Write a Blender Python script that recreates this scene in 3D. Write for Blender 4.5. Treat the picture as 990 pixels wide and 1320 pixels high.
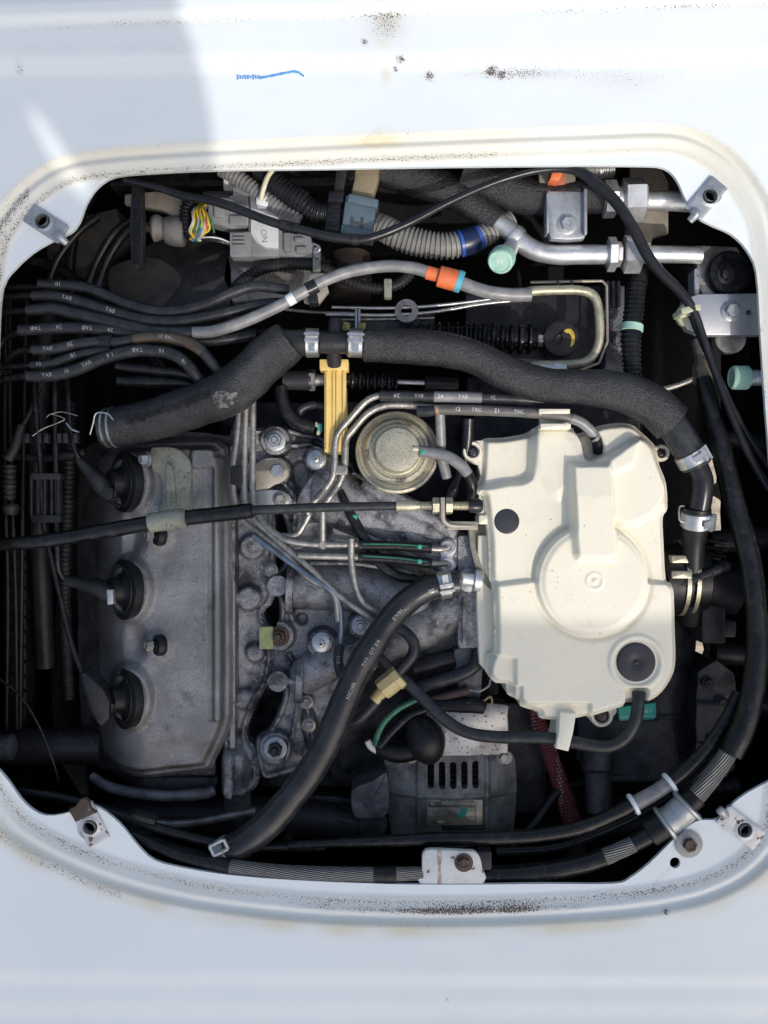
import bpy, math, random
import numpy as np
from mathutils import Vector
R = math.radians
for o in list(bpy.data.objects): bpy.data.objects.remove(o)
random.seed(4)
sc = bpy.context.scene
# ---------------------------------------------------------------- camera, sky, sun, exposure
S = 0.0006                                   # metres per unit (one unit = one photo pixel at hatch level)
H = 660 / math.tan(R(27.5))                  # camera height above the hatch rim, in units
cam = bpy.data.objects.new('camera', bpy.data.cameras.new('camera'))
sc.collection.objects.link(cam); sc.camera = cam
cam.location = (0, 0, H * S)
cam.data.sensor_fit = 'VERTICAL'; cam.data.angle = R(55)
cam.data.clip_start = 0.02; cam.data.clip_end = 500
SUN_EL, SUN_AZ = R(49), math.atan2(-0.84, 0.54)      # direction towards the sun: right and towards the bottom of the picture
sv = Vector((math.cos(SUN_EL) * math.cos(SUN_AZ), math.cos(SUN_EL) * math.sin(SUN_AZ), math.sin(SUN_EL)))
w = bpy.data.worlds.new('World'); sc.world = w; w.use_nodes = True
nt = w.node_tree
sky = nt.nodes.new('ShaderNodeTexSky'); sky.sky_type = 'NISHITA'; sky.sun_disc = False
sky.sun_elevation = SUN_EL; sky.sun_rotation = math.pi / 2 - SUN_AZ
sky.dust_density = 4.6; sky.air_density = 1.5; sky.ozone_density = 1.5
bg = nt.nodes['Background']; bg.inputs['Strength'].default_value = 0.15
nt.links.new(sky.outputs[0], bg.inputs['Color'])
sl = bpy.data.lights.new('sun', 'SUN'); sl.energy = 2.0; sl.angle = R(0.45); sl.color = (1, 0.94, 0.86)
so = bpy.data.objects.new('sun', sl); sc.collection.objects.link(so)
so.rotation_euler = sv.to_track_quat('Z', 'Y').to_euler(); so.location = sv * 5
sc.view_settings.view_transform = 'Standard'; sc.view_settings.look = 'None'
sc.view_settings.gamma = 1; sc.view_settings.exposure = 0.12
sc.view_settings.use_curve_mapping = False
# ---------------------------------------------------------------- materials
MATS = {}
def mat(name, c1, c2=None, rough=0.5, metal=0.0, scale=60, bump=0.0, bscale=400, spots=None, coat=0.0, thr=(0.4, 0.65), rvar=0.12, wear=None, dust=None):
    """c1/c2 mixed by noise; spots = (colour, scale, threshold); wear = (colour, scale, lo, hi); dust settles on faces that look up"""
    if name in MATS: return MATS[name]
    m = bpy.data.materials.new(name); m.use_nodes = True
    n = m.node_tree.nodes; l = m.node_tree.links; b = n['Principled BSDF']
    tc = n.new('ShaderNodeTexCoord')
    def noise(s, d=4, r=0.6):
        x = n.new('ShaderNodeTexNoise'); x.inputs['Scale'].default_value = s; x.inputs['Detail'].default_value = d
        x.inputs['Roughness'].default_value = r; l.new(tc.outputs['Object'], x.inputs['Vector']); return x.outputs['Fac']
    def ramp(f, a, c):
        x = n.new('ShaderNodeMapRange'); x.interpolation_type = 'SMOOTHSTEP'
        x.inputs['From Min'].default_value = a; x.inputs['From Max'].default_value = c; l.new(f, x.inputs['Value']); return x.outputs[0]
    def mix(f, a, c):
        x = n.new('ShaderNodeMix'); x.data_type = 'RGBA'; l.new(f, x.inputs['Factor'])
        for k, v in ((6, a), (7, c)):
            if isinstance(v, tuple): x.inputs[k].default_value = (*v, 1)
            else: l.new(v, x.inputs[k])
        return x.outputs[2]
    c2 = c2 or tuple(v * 0.75 for v in c1)
    col = mix(ramp(noise(scale), *thr), c1, c2)
    if wear: col = mix(ramp(noise(wear[1], 6, 0.7), wear[2], wear[3]), col, wear[0])
    if spots: col = mix(ramp(noise(spots[1], 2, 0.5), spots[2], spots[2] + 0.05), col, spots[0])
    if dust:
        g = n.new('ShaderNodeNewGeometry'); sx = n.new('ShaderNodeSeparateXYZ'); l.new(g.outputs['Normal'], sx.inputs[0])
        mm = n.new('ShaderNodeMath'); mm.operation = 'MULTIPLY'; l.new(ramp(sx.outputs[2], 0.55, 1.0), mm.inputs[0]); l.new(ramp(noise(180, 5, 0.7), 0.3, 0.75), mm.inputs[1])
        m2 = n.new('ShaderNodeMath'); m2.operation = 'MULTIPLY'; l.new(mm.outputs[0], m2.inputs[0]); m2.inputs[1].default_value = dust[1]
        col = mix(m2.outputs[0], col, dust[0])
    l.new(col, b.inputs['Base Color'])
    rr = n.new('ShaderNodeMapRange'); l.new(noise(scale * 3), rr.inputs['Value'])
    rr.inputs['To Min'].default_value = max(0.05, rough - rvar); rr.inputs['To Max'].default_value = min(1, rough + rvar)
    l.new(rr.outputs[0], b.inputs['Roughness'])
    b.inputs['Metallic'].default_value = metal
    if max(c1) < 0.05 and 'rough hose' not in name: b.inputs['Specular IOR Level'].default_value = 0.3
    if coat: b.inputs['Coat Weight'].default_value = coat; b.inputs['Coat Roughness'].default_value = 0.15
    if bump:
        bp = n.new('ShaderNodeBump'); bp.inputs['Strength'].default_value = bump; bp.inputs['Distance'].default_value = 0.003 if name == 'rough hose rubber' else 0.001
        l.new(noise(bscale, 5, 0.65), bp.inputs['Height']); l.new(bp.outputs[0], b.inputs['Normal'])
    MATS[name] = m; return m
DUST = ((0.11, 0.105, 0.10), 0.14)
RUB = mat('black rubber', (0.005, 0.0055, 0.007), (0.010, 0.011, 0.013), 0.24, bump=0.1, bscale=500, wear=((0.035, 0.035, 0.038), 90, 0.56, 0.75), dust=DUST)
RUBD = mat('deep black rubber', (0.007, 0.007, 0.008), (0.014, 0.014, 0.015), 0.4, bump=0.15, bscale=900)
FOAM = mat('rough hose rubber', (0.014, 0.014, 0.017), (0.025, 0.025, 0.029), 0.27, bump=0.6, bscale=560, rvar=0.06, spots=((0.085, 0.085, 0.09), 1100, 0.64), dust=DUST)
GLOSSBLK = mat('glossy black plastic', (0.012, 0.013, 0.016), (0.02, 0.02, 0.023), 0.25, bump=0.05)
PLBLK = mat('dull black plastic', (0.012, 0.013, 0.016), (0.024, 0.025, 0.028), 0.5, bump=0.1, dust=DUST)
GREYHOSE = mat('grey vinyl hose', (0.17, 0.17, 0.175), (0.24, 0.24, 0.24), 0.38, scale=100, bump=0.1)
DKHOSE = mat('dark grey hose', (0.019, 0.021, 0.025), (0.033, 0.035, 0.040), 0.30, scale=120, bump=0.15, bscale=800, dust=DUST)
BRNHOSE = mat('browned hose', (0.085, 0.06, 0.04), (0.05, 0.042, 0.036), 0.42, scale=100, bump=0.12)
CAST = mat('cast aluminium', (0.36, 0.365, 0.385), (0.075, 0.077, 0.085), 0.38, 0.8, 48, 1.0, 900, spots=((0.07, 0.07, 0.075), 1250, 0.59), wear=((0.56, 0.57, 0.59), 260, 0.52, 0.75), thr=(0.42, 0.68))
CASTD = mat('oily cast aluminium', (0.19, 0.195, 0.21), (0.08, 0.08, 0.09), 0.42, 0.5, 45, 0.9, 800, spots=((0.02, 0.02, 0.02), 1500, 0.62), wear=((0.26, 0.27, 0.29), 120, 0.56, 0.75))
CASTK = mat('dark oily casting', (0.045, 0.046, 0.053), (0.018, 0.019, 0.022), 0.33, 0.4, 60, 0.7, 600, spots=((0.09, 0.095, 0.11), 500, 0.64))
COVERM = mat('valve cover metal', (0.38, 0.382, 0.39), (0.24, 0.24, 0.245), 0.32, 0.85, 26, 1.0, 1000, spots=((0.17, 0.17, 0.175), 1250, 0.57), wear=((0.06, 0.058, 0.058), 34, 0.56, 0.82), thr=(0.34, 0.68))
STEEL = mat('bright steel', (0.55, 0.56, 0.57), (0.42, 0.42, 0.42), 0.33, 0.9, 90, 0.2, 500, spots=((0.16, 0.13, 0.1), 500, 0.68))
ALU = mat('aluminium pipe', (0.66, 0.67, 0.68), (0.5, 0.5, 0.5), 0.4, 0.75, 70, 0.3, 700, spots=((0.25, 0.22, 0.2), 500, 0.7))
DULLSTEEL = mat('dull steel pipe', (0.36, 0.345, 0.32), (0.22, 0.215, 0.205), 0.42, 0.7, 120, 0.3, 500, spots=((0.10, 0.08, 0.06), 500, 0.68), wear=((0.17, 0.15, 0.13), 70, 0.5, 0.75))
ZINC = mat('yellow zinc plate', (0.46, 0.43, 0.31), (0.33, 0.31, 0.24), 0.42, 0.6, 120, 0.25, 700, spots=((0.1, 0.09, 0.07), 1100, 0.63))
GALV = mat('galvanised plate', (0.42, 0.44, 0.46), (0.3, 0.32, 0.34), 0.42, 0.6, 60, 0.25, 500, spots=((0.14, 0.12, 0.1), 500, 0.68))
DRAB = mat('drab painted bracket', (0.26, 0.27, 0.22), (0.17, 0.18, 0.15), 0.6, 0.1, 80, 0.5, 600, spots=((0.05, 0.045, 0.04), 500, 0.64))
RUST = mat('rusty steel', (0.10, 0.065, 0.05), (0.05, 0.04, 0.036), 0.6, 0.4, 150, 0.6, 500, spots=((0.2, 0.19, 0.18), 300, 0.66))
CREAM = mat('cream plastic', (0.765, 0.72, 0.595), (0.735, 0.695, 0.58), 0.42, 0, 12, 0.06, 300, spots=((0.10, 0.08, 0.05), 420, 0.725), rvar=0.06, wear=((0.60, 0.565, 0.45), 70, 0.56, 0.85))
CREAM.node_tree.nodes['Principled BSDF'].inputs['Subsurface Weight'].default_value = 0.25
CREAM.node_tree.nodes['Principled BSDF'].inputs['Subsurface Radius'].default_value = (0.004, 0.003, 0.002)
PALEPL = mat('pale yellowed plastic', (0.62, 0.58, 0.42), (0.55, 0.5, 0.36), 0.5, bump=0.1)
AMBER = mat('amber plastic', (0.78, 0.58, 0.20), (0.70, 0.50, 0.17), 0.45, scale=60, wear=((0.36, 0.24, 0.11), 90, 0.6, 0.8), bump=0.1)
TAN = mat('tan plastic', (0.52, 0.42, 0.2), (0.45, 0.36, 0.17), 0.5, bump=0.15)
ORANGE = mat('orange plastic', (0.70, 0.17, 0.055), (0.55, 0.12, 0.04), 0.45, wear=((0.4, 0.13, 0.07), 180, 0.58, 0.8), bump=0.1)
CYAN = mat('cyan plastic', (0.10, 0.42, 0.55), None, 0.4)
MINT = mat('mint plastic cap', (0.40, 0.62, 0.50), (0.30, 0.50, 0.41), 0.5, wear=((0.3, 0.42, 0.34), 200, 0.55, 0.75), bump=0.1)
BLUETAPE = mat('blue tape', (0.03, 0.10, 0.38), (0.025, 0.07, 0.26), 0.35, bump=0.1)
BLUEGREY = mat('slate connector plastic', (0.085, 0.125, 0.155), (0.07, 0.1, 0.125), 0.45, bump=0.1)
GREYPL = mat('grey connector plastic', (0.21, 0.21, 0.215), (0.17, 0.17, 0.175), 0.5, bump=0.15)
WHITEPL = mat('white plastic', (0.72, 0.74, 0.75), (0.62, 0.64, 0.65), 0.45)
TEAL = mat('teal paint', (0.03, 0.35, 0.27), (0.025, 0.28, 0.22), 0.5)
GREENW = mat('green wire', (0.04, 0.19, 0.11), (0.02, 0.10, 0.06), 0.4)
YELW = mat('yellow wire', (0.75, 0.55, 0.05), None, 0.4)
WHITEW = mat('white wire', (0.75, 0.75, 0.72), None, 0.4)
REDW = mat('red wire', (0.6, 0.1, 0.05), None, 0.4)
BLUEW = mat('blue wire', (0.12, 0.3, 0.5), None, 0.4)
INK = mat('pale print', (0.48, 0.48, 0.47), (0.2, 0.2, 0.2), 0.6, scale=800)
DKINK = mat('dark print', (0.05, 0.05, 0.05), None, 0.6)
STICK = mat('teal sticker', (0.03, 0.42, 0.33), (0.03, 0.36, 0.28), 0.4)
YPAINT = mat('yellow paint dab', (0.65, 0.45, 0.06), None, 0.5)
LABELM = mat('name plate', (0.36, 0.33, 0.24), (0.42, 0.42, 0.40), 0.35, 0.7, 80, 0.1)
GROUND = mat('pale gravel', (0.55, 0.48, 0.38), (0.35, 0.3, 0.25), 0.9, bump=1.0, bscale=120, scale=120)
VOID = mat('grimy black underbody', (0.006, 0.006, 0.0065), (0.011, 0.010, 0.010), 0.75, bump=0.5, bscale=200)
EGRM = mat('speckled zinc canister', (0.56, 0.52, 0.39), (0.44, 0.41, 0.31), 0.42, 0.6, 60, 0.3, 900, spots=((0.09, 0.085, 0.07), 1300, 0.60))
TANPLATE = mat('tan metal plate', (0.36, 0.33, 0.28), (0.26, 0.24, 0.2), 0.5, 0.3, 60, 0.2)
ALTPLATE = mat('speckled silver plate', (0.4, 0.41, 0.42), (0.22, 0.22, 0.23), 0.35, 0.8, 50, 0.3, 400, spots=((0.03, 0.03, 0.03), 420, 0.63))
WBRAK = mat('white painted bracket', (0.62, 0.63, 0.63), (0.55, 0.55, 0.54), 0.45, 0, 60, 0.2, 400, spots=((0.16, 0.10, 0.07), 140, 0.66))
def uvmat(name, kind):
    m = bpy.data.materials.new(name); m.use_nodes = True
    n = m.node_tree.nodes; l = m.node_tree.links; b = n['Principled BSDF']
    uv = n.new('ShaderNodeUVMap'); sx = n.new('ShaderNodeSeparateXYZ'); l.new(uv.outputs[0], sx.inputs[0])
    def M(op, a, c=None):
        x = n.new('ShaderNodeMath'); x.operation = op
        for k, v in enumerate((a, c)):
            if v is None: continue
            if isinstance(v, (int, float)): x.inputs[k].default_value = v
            else: l.new(v, x.inputs[k])
        return x.outputs[0]
    u, v = sx.outputs[0], sx.outputs[1]         # u: metres along, v: 0..1 around
    mx = n.new('ShaderNodeMix'); mx.data_type = 'RGBA'
    bp = n.new('ShaderNodeBump'); bp.inputs['Distance'].default_value = 0.0008; bp.inputs['Strength'].default_value = 0.8
    if kind == 'strand':
        w_ = M('SINE', M('ADD', M('MULTIPLY', v, 2 * math.pi * 22), M('MULTIPLY', u, 500)))
        f = M('ADD', M('MULTIPLY', w_, 0.5), 0.5)
        mx.inputs[6].default_value = (0.04, 0.04, 0.04, 1); mx.inputs[7].default_value = (0.30, 0.30, 0.30, 1)
        b.inputs['Metallic'].default_value = 0.7; b.inputs['Roughness'].default_value = 0.4
    else:
        a = M('SINE', M('ADD', M('MULTIPLY', v, 2 * math.pi * 9), M('MULTIPLY', u, 1100)))
        c = M('SINE', M('SUBTRACT', M('MULTIPLY', v, 2 * math.pi * 9), M('MULTIPLY', u, 1100)))
        f0 = M('MULTIPLY', a, c)
        wv = M('SINE', M('ADD', M('MULTIPLY', v, 2 * math.pi * 2), M('MULTIPLY', u, 90)))
        f = M('MULTIPLY', M('GREATER_THAN', f0, 0.45), M('GREATER_THAN', wv, 0.82))
        mx.inputs[6].default_value = (0.13, 0.028, 0.032, 1); mx.inputs[7].default_value = (0.5, 0.42, 0.4, 1)
        b.inputs['Roughness'].default_value = 0.6
        l.new(f0, bp.inputs['Height'])
    l.new(f, mx.inputs['Factor']); l.new(mx.outputs[2], b.inputs['Base Color'])
    if kind == 'strand': l.new(f, bp.inputs['Height'])
    l.new(bp.outputs[0], b.inputs['Normal'])
    return m
STRAND = uvmat('stranded steel', 'strand'); BRAID = uvmat('red braid', 'braid')
# ---------------------------------------------------------------- geometry helpers
def kz(z): return (H - z) / H
def V(x, y, z): k = kz(z); return Vector(((x - 495) * k * S, (660 - y) * k * S, z * S))
def link(name, verts, faces, m, parent=None, smooth=True, ang=38, uvs=None, attrs=None, loc=None):
    verts = np.asarray(verts, dtype=float).reshape(-1, 3)
    if parent is not None:
        off = np.array(parent['_w'][:]) if '_w' in parent.keys() else np.zeros(3)
    elif loc is not None: off = np.array(loc[:])
    else:
        off = (verts.min(0) + verts.max(0)) / 2; off[2] = verts[:, 2].min()
    me = bpy.data.meshes.new(name); me.from_pydata((verts - off).tolist(), [], faces if isinstance(faces, list) else faces.tolist())
    if m is not None: me.materials.append(m)
    if smooth:
        me.polygons.foreach_set('use_smooth', [True] * len(me.polygons)); me.set_sharp_from_angle(angle=R(ang))
    if uvs is not None:
        ul = me.uv_layers.new(name='UVMap'); li = np.zeros(len(me.loops), dtype=int); me.loops.foreach_get('vertex_index', li)
        ul.data.foreach_set('uv', np.asarray(uvs)[li].ravel())
    if attrs:
        for k, a in attrs.items():
            at = me.attributes.new(k, 'FLOAT', 'POINT'); at.data.foreach_set('value', a)
    me.update()
    o = bpy.data.objects.new(name, me); sc.collection.objects.link(o); o['_w'] = list(map(float, off))
    if parent is not None: o.parent = parent
    else: o.location = off
    return o
def thing(name, label, cat, at=(495, 660, -60), group=None):
    o = bpy.data.objects.new(name, None); sc.collection.objects.link(o); o.empty_display_size = 0.01
    p = V(*at); o.location = p; o['_w'] = list(p); o['label'] = label; o['category'] = cat
    if group: o['group'] = group
    return o
def tag(o, label, cat, group=None):
    o['label'] = label; o['category'] = cat
    if group: o['group'] = group
    return o
class Path:
    def __init__(s, pts, sub=9, step=None):
        P = np.array([list(V(p[0], p[1], p[2])) for p in pts]); r = [p[3] * kz(p[2]) * S if len(p) > 3 else None for p in pts]
        last = None
        for i in range(len(r)):
            if r[i] is None: r[i] = last
            last = r[i]
        r = np.array(r); Q = np.column_stack([P, r]); out = []
        n = len(Q)
        for i in range(n - 1):
            p0 = Q[i - 1] if i else 2 * Q[0] - Q[1]; p3 = Q[i + 2] if i + 2 < n else 2 * Q[-1] - Q[-2]
            p1, p2 = Q[i], Q[i + 1]
            for t in np.linspace(0, 1, sub, endpoint=False):
                out.append(0.5 * (2 * p1 + (p2 - p0) * t + (2 * p0 - 5 * p1 + 4 * p2 - p3) * t * t + (3 * p1 - p0 - 3 * p2 + p3) * t ** 3))
        out.append(Q[-1]); A = np.array(out)
        s.set(A[:, :3], A[:, 3])
        if step: s.resample(step * S)
    def set(s, C, Rr):
        s.C, s.R = C, Rr; d = np.linalg.norm(np.diff(C, axis=0), axis=1); s.s = np.concatenate([[0], np.cumsum(d)]); s.frames()
    def resample(s, ds):
        n = max(3, int(s.s[-1] / ds)); t = np.linspace(0, s.s[-1], n)
        s.set(np.column_stack([np.interp(t, s.s, s.C[:, k]) for k in range(3)]), np.interp(t, s.s, s.R))
    def frames(s):
        T = np.gradient(s.C, axis=0); T /= np.linalg.norm(T, axis=1)[:, None] + 1e-12
        N = []; prev = None
        for t in T:
            a = np.cross(t, [0, 0, 1.0]); ln = np.linalg.norm(a)
            if ln < 0.25 and prev is not None: a = prev - t * np.dot(prev, t); ln = np.linalg.norm(a)
            if ln < 1e-6: a = np.array([1.0, 0, 0]); ln = 1
            a = a / ln; prev = a; N.append(a)
        s.T = T; s.N = np.array(N); s.B = np.cross(s.N, T)      # N: to the right of travel, B: up towards the camera
    def near(s, x, y):
        k = (H * S) / (H * S - s.C[:, 2]); X = s.C[:, 0] * k / S + 495; Y = 660 - s.C[:, 1] * k / S
        return int(np.argmin((X - x) ** 2 + (Y - y) ** 2))
    def cut(s, a, b):
        q = object.__new__(Path)
        t = np.linspace(s.s[a], s.s[b], max(4, abs(b - a) + 2))
        q.set(np.column_stack([np.interp(t, s.s, s.C[:, k]) for k in range(3)]), np.interp(t, s.s, s.R)); return q
    def mesh(s, name, m, parent=None, seg=16, dr=0.0, cap=True, smooth=True, prof=None):
        n = len(s.C); a = np.linspace(-math.pi / 2, 1.5 * math.pi, seg, endpoint=False); ca, sa = np.cos(a), np.sin(a)
        Rr = s.R + dr * S
        if prof is not None: Rr = Rr * prof
        u_ = (s.C[:, 0] + 0.8 * s.C[:, 1]) / (16 * S); Rr = Rr * (0.968 + 0.02 * np.sin(u_) + 0.012 * np.sin(u_ * 2.7 + 1))
        ring = s.C[:, None, :] + Rr[:, None, None] * (ca[None, :, None] * s.N[:, None, :] + sa[None, :, None] * s.B[:, None, :])
        verts = ring.reshape(-1, 3); i = np.arange(n - 1)[:, None] * seg; j = np.arange(seg)[None, :]; j2 = (j + 1) % seg
        F = np.stack([i + j, i + j2, i + seg + j2, i + seg + j], -1).reshape(-1, 4)[:, ::-1].tolist()
        uv = np.column_stack([np.repeat(s.s, seg), np.tile(np.arange(seg) / seg, n)])
        if cap:
            e = 0.22; 
            for idx, sg in ((0, -1), (n - 1, 1)):
                base = len(verts); c = s.C[idx] + sg * s.T[idx] * Rr[idx] * 0.08
                r2 = c + (ring[idx] - s.C[idx]) * 0.86
                verts = np.vstack([verts, r2]); uv = np.vstack([uv, np.zeros((seg, 2))])
                b0 = idx * seg
                for q in range(seg):
                    q2 = (q + 1) % seg; f = [b0 + q, b0 + q2, base + q2, base + q]
                    F.append(f if sg < 0 else f[::-1])
                F.append([base + q for q in range(seg)] if sg < 0 else [base + q for q in range(seg)][::-1])
        return link(name, verts, F, m, parent, smooth, 50, uvs=uv)
def hose(name, pts, m, parent=None, seg=14, sub=9, **k):
    p = Path(pts, sub); o = p.mesh(name, m, parent, seg, **k); o_path[o.name] = p; return o, p
o_path = {}
def corr(name, pts, m, parent=None, pitch=7, depth=0.16, seg=16, sharp=False):
    p = Path(pts, 9, step=pitch / 6.0); n = len(p.s)
    ph = (p.s / (pitch * S)) % 1.0
    pr = 1 - depth * (ph > 0.55) if sharp else 1 - depth * (0.5 - 0.5 * np.clip(1.8 * np.cos(2 * math.pi * ph), -1, 1))
    o = p.mesh(name, m, parent, seg, prof=pr); return o, p
def band(p, x, y, half, dr, m, name, parent, seg=20):
    i = p.near(x, y); s0 = p.s[i]
    q = object.__new__(Path); t = np.linspace(max(0, s0 - half * S), min(p.s[-1], s0 + half * S), 5)
    q.set(np.column_stack([np.interp(t, p.s, p.C[:, k]) for k in range(3)]), np.interp(t, p.s, p.R))
    return q.mesh(name, m, parent, seg, dr=dr)
def tone(p, x0, y0, x1, y1, m, name, parent, dr=0.25, seg=14):
    a, b = p.near(x0, y0), p.near(x1, y1); a, b = min(a, b), max(a, b)
    return p.cut(a, b).mesh(name, m, parent, seg, dr=dr, cap=True)
def arc_strip(p, x0, y0, x1, y1, a0, a1, m, name, parent, dr=0.5):
    """a stripe printed along a hose between two angles (degrees from the top)"""
    q = p.cut(*sorted((p.near(x0, y0), p.near(x1, y1)))); A = np.radians(np.linspace(a0, a1, 4)); n = len(q.C)
    Rr = q.R + dr * S
    vs = (q.C[:, None, :] + Rr[:, None, None] * (np.sin(A)[None, :, None] * q.N[:, None, :] + np.cos(A)[None, :, None] * q.B[:, None, :])).reshape(-1, 3)
    F = [[i * 4 + j, i * 4 + j + 1, i * 4 + 5 + j, i * 4 + 4 + j] for i in range(n - 1) for j in range(3)]
    return link(name, vs, F, m, parent, True)
TCACHE = {}
def textgeo(txt, size):
    if txt not in TCACHE:
        c = bpy.data.curves.new('t', 'FONT'); c.body = txt; c.size = 1; c.align_x = 'CENTER'; c.align_y = 'CENTER'; c.resolution_u = 2
        o = bpy.data.objects.new('t', c); sc.collection.objects.link(o)
        bpy.context.view_layer.update()
        me = bpy.data.meshes.new_from_object(o.evaluated_get(bpy.context.evaluated_depsgraph_get()))
        TCACHE[txt] = (np.array([v.co[:] for v in me.vertices]), [list(f.vertices) for f in me.polygons])
        bpy.data.objects.remove(o); bpy.data.curves.remove(c); bpy.data.meshes.remove(me)
    v, f = TCACHE[txt]; return v * size, f
def tubetext(p, x, y, txt, size, m=None, parent=None, flip=False, ang=0, name='lettering'):
    v, f = textgeo(txt, size * S); i = p.near(x, y); s0 = p.s[i]; sg = -1 if flip else 1
    # letters run to the right of the picture unless flipped
    if p.T[i][0] < 0: sg = -sg
    out = []
    for a, b, _ in v:
        t = s0 + sg * a; c = np.array([np.interp(t, p.s, p.C[:, k]) for k in range(3)])
        j = min(range(0, len(p.s)), key=lambda q: abs(p.s[q] - t)) if False else int(np.clip(np.searchsorted(p.s, t), 0, len(p.s) - 1))
        r = p.R[j] + 0.35 * S; th = R(ang) - sg * b / r
        out.append(c + r * (math.sin(th) * p.N[j] + math.cos(th) * p.B[j]))
    return link(name, out, f, m or INK, parent, False)
def flattext(x, y, z, txt, size, m=None, rot=0, parent=None, name='lettering', mirror=False, arc=None):
    v, f = textgeo(txt, size); c, s = math.cos(R(rot)), math.sin(R(rot)); out = []
    for a, b, _ in v:
        if mirror: a = -a
        if arc: # bend along a circle of radius arc, centred below the text
            th = a / arc; rr = arc + b; a, b = rr * math.sin(th), rr * math.cos(th) - arc
        X, Y = a * c - b * s, a * s + b * c
        k = kz(z); p = V(x, y, z); out.append((p.x + X * k * S, p.y + Y * k * S, z * S))
    return link(name, out, f, m or DKINK, parent, False)
def lathe(name, c, axis, prof, m, parent=None, seg=24, smooth=True, phase=0.0, ang=38, caps=True):
    """prof: list of (radius, height along the axis) in units; c = (x, y, z)"""
    a = Vector(axis).normalized(); u = a.cross(Vector((0, 0, 1)))
    if u.length < 1e-3: u = Vector((1, 0, 0))
    u.normalize(); v = a.cross(u); P = V(*c); k = kz(c[2]) * S; vs = []; F = []
    for r, h in prof:
        for j in range(seg):
            t = phase + 2 * math.pi * j / seg
            vs.append(P + a * (h * k) + (u * math.cos(t) + v * math.sin(t)) * (r * k))
    for i in range(len(prof) - 1):
        for j in range(seg):
            j2 = (j + 1) % seg; F.append([i * seg + j, i * seg + j2, (i + 1) * seg + j2, (i + 1) * seg + j])
    if caps: F.append([j for j in range(seg)][::-1]); F.append([(len(prof) - 1) * seg + j for j in range(seg)])
    return link(name, [tuple(x) for x in vs], F, m, parent, smooth, ang)
def inset(poly, d):
    n = len(poly); A = sum(poly[i][0] * poly[(i + 1) % n][1] - poly[(i + 1) % n][0] * poly[i][1] for i in range(n)); sg = 1 if A > 0 else -1
    out = []
    for i in range(n):
        p0, p1, p2 = poly[i - 1], poly[i], poly[(i + 1) % n]
        d1 = (p1[0] - p0[0], p1[1] - p0[1]); d2 = (p2[0] - p1[0], p2[1] - p1[1])
        l1 = math.hypot(*d1) or 1; l2 = math.hypot(*d2) or 1
        n1 = (-d1[1] / l1 * sg, d1[0] / l1 * sg); n2 = (-d2[1] / l2 * sg, d2[0] / l2 * sg)
        nx, ny = n1[0] + n2[0], n1[1] + n2[1]; q = max(0.5, 1 + n1[0] * n2[0] + n1[1] * n2[1])
        out.append((p1[0] + nx / q * d, p1[1] + ny / q * d))
    return out
def rrect(x0, y0, x1, y1, r=3, n=4, rot=0):
    cx, cy = (x0 + x1) / 2, (y0 + y1) / 2; P = []
    for (a, b, s) in ((x1 - r, y1 - r, 0), (x0 + r, y1 - r, 90), (x0 + r, y0 + r, 180), (x1 - r, y0 + r, 270)):
        for i in range(n + 1):
            t = R(s + 90 * i / n); P.append((a + r * math.cos(t), b + r * math.sin(t)))
    if rot:
        c, s = math.cos(R(rot)), math.sin(R(rot)); P = [(cx + (x - cx) * c - (y - cy) * s, cy + (x - cx) * s + (y - cy) * c) for x, y in P]
    return P
def circ(x, y, r, n=24): return [(x + r * math.cos(2 * math.pi * i / n), y + r * math.sin(2 * math.pi * i / n)) for i in range(n)]
def smoothpoly(P, n=4):
    P = np.array(P, float); N = len(P); out = []
    for i in range(N):
        p0, p1, p2, p3 = P[i - 1], P[i], P[(i + 1) % N], P[(i + 2) % N]
        for t in np.linspace(0, 1, n, endpoint=False):
            out.append(tuple(0.5 * (2 * p1 + (p2 - p0) * t + (2 * p0 - 5 * p1 + 4 * p2 - p3) * t * t + (3 * p1 - p0 - 3 * p2 + p3) * t ** 3)))
    return out
def prism(name, poly, z0, z1, m, parent=None, bev=1.2, ang=38, tilt=(0, 0)):
    """upright slab: photo outline of its top at z1, down to z0, bevelled; tilt = z slope per unit in x and y"""
    k = kz(z1); cx = sum(p[0] for p in poly) / len(poly); cy = sum(p[1] for p in poly) / len(poly)
    def W(q, z):
        X, Y = (q[0] - 495) * k * S, (660 - q[1]) * k * S
        return (X, Y, (z + tilt[0] * (q[0] - cx) + tilt[1] * (q[1] - cy)) * S)
    n = len(poly); i1 = inset(poly, bev * 0.3); i2 = inset(poly, bev)
    vs = [W(p, z0) for p in poly] + [W(p, z1 - bev) for p in poly] + [W(p, z1 - bev * 0.3) for p in i1] + [W(p, z1) for p in i2]
    A = sum(poly[i][0] * poly[(i + 1) % n][1] - poly[(i + 1) % n][0] * poly[i][1] for i in range(n))
    F = []
    for r in range(3):
        for j in range(n):
            j2 = (j + 1) % n; F.append([r * n + j, r * n + j2, (r + 1) * n + j2, (r + 1) * n + j])
    F.append([3 * n + j for j in range(n)]); F.append([j for j in range(n)][::-1])
    if A > 0: F = [f[::-1] for f in F]     # photo y runs down
    return link(name, vs, F, m, parent, True, ang)
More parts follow.
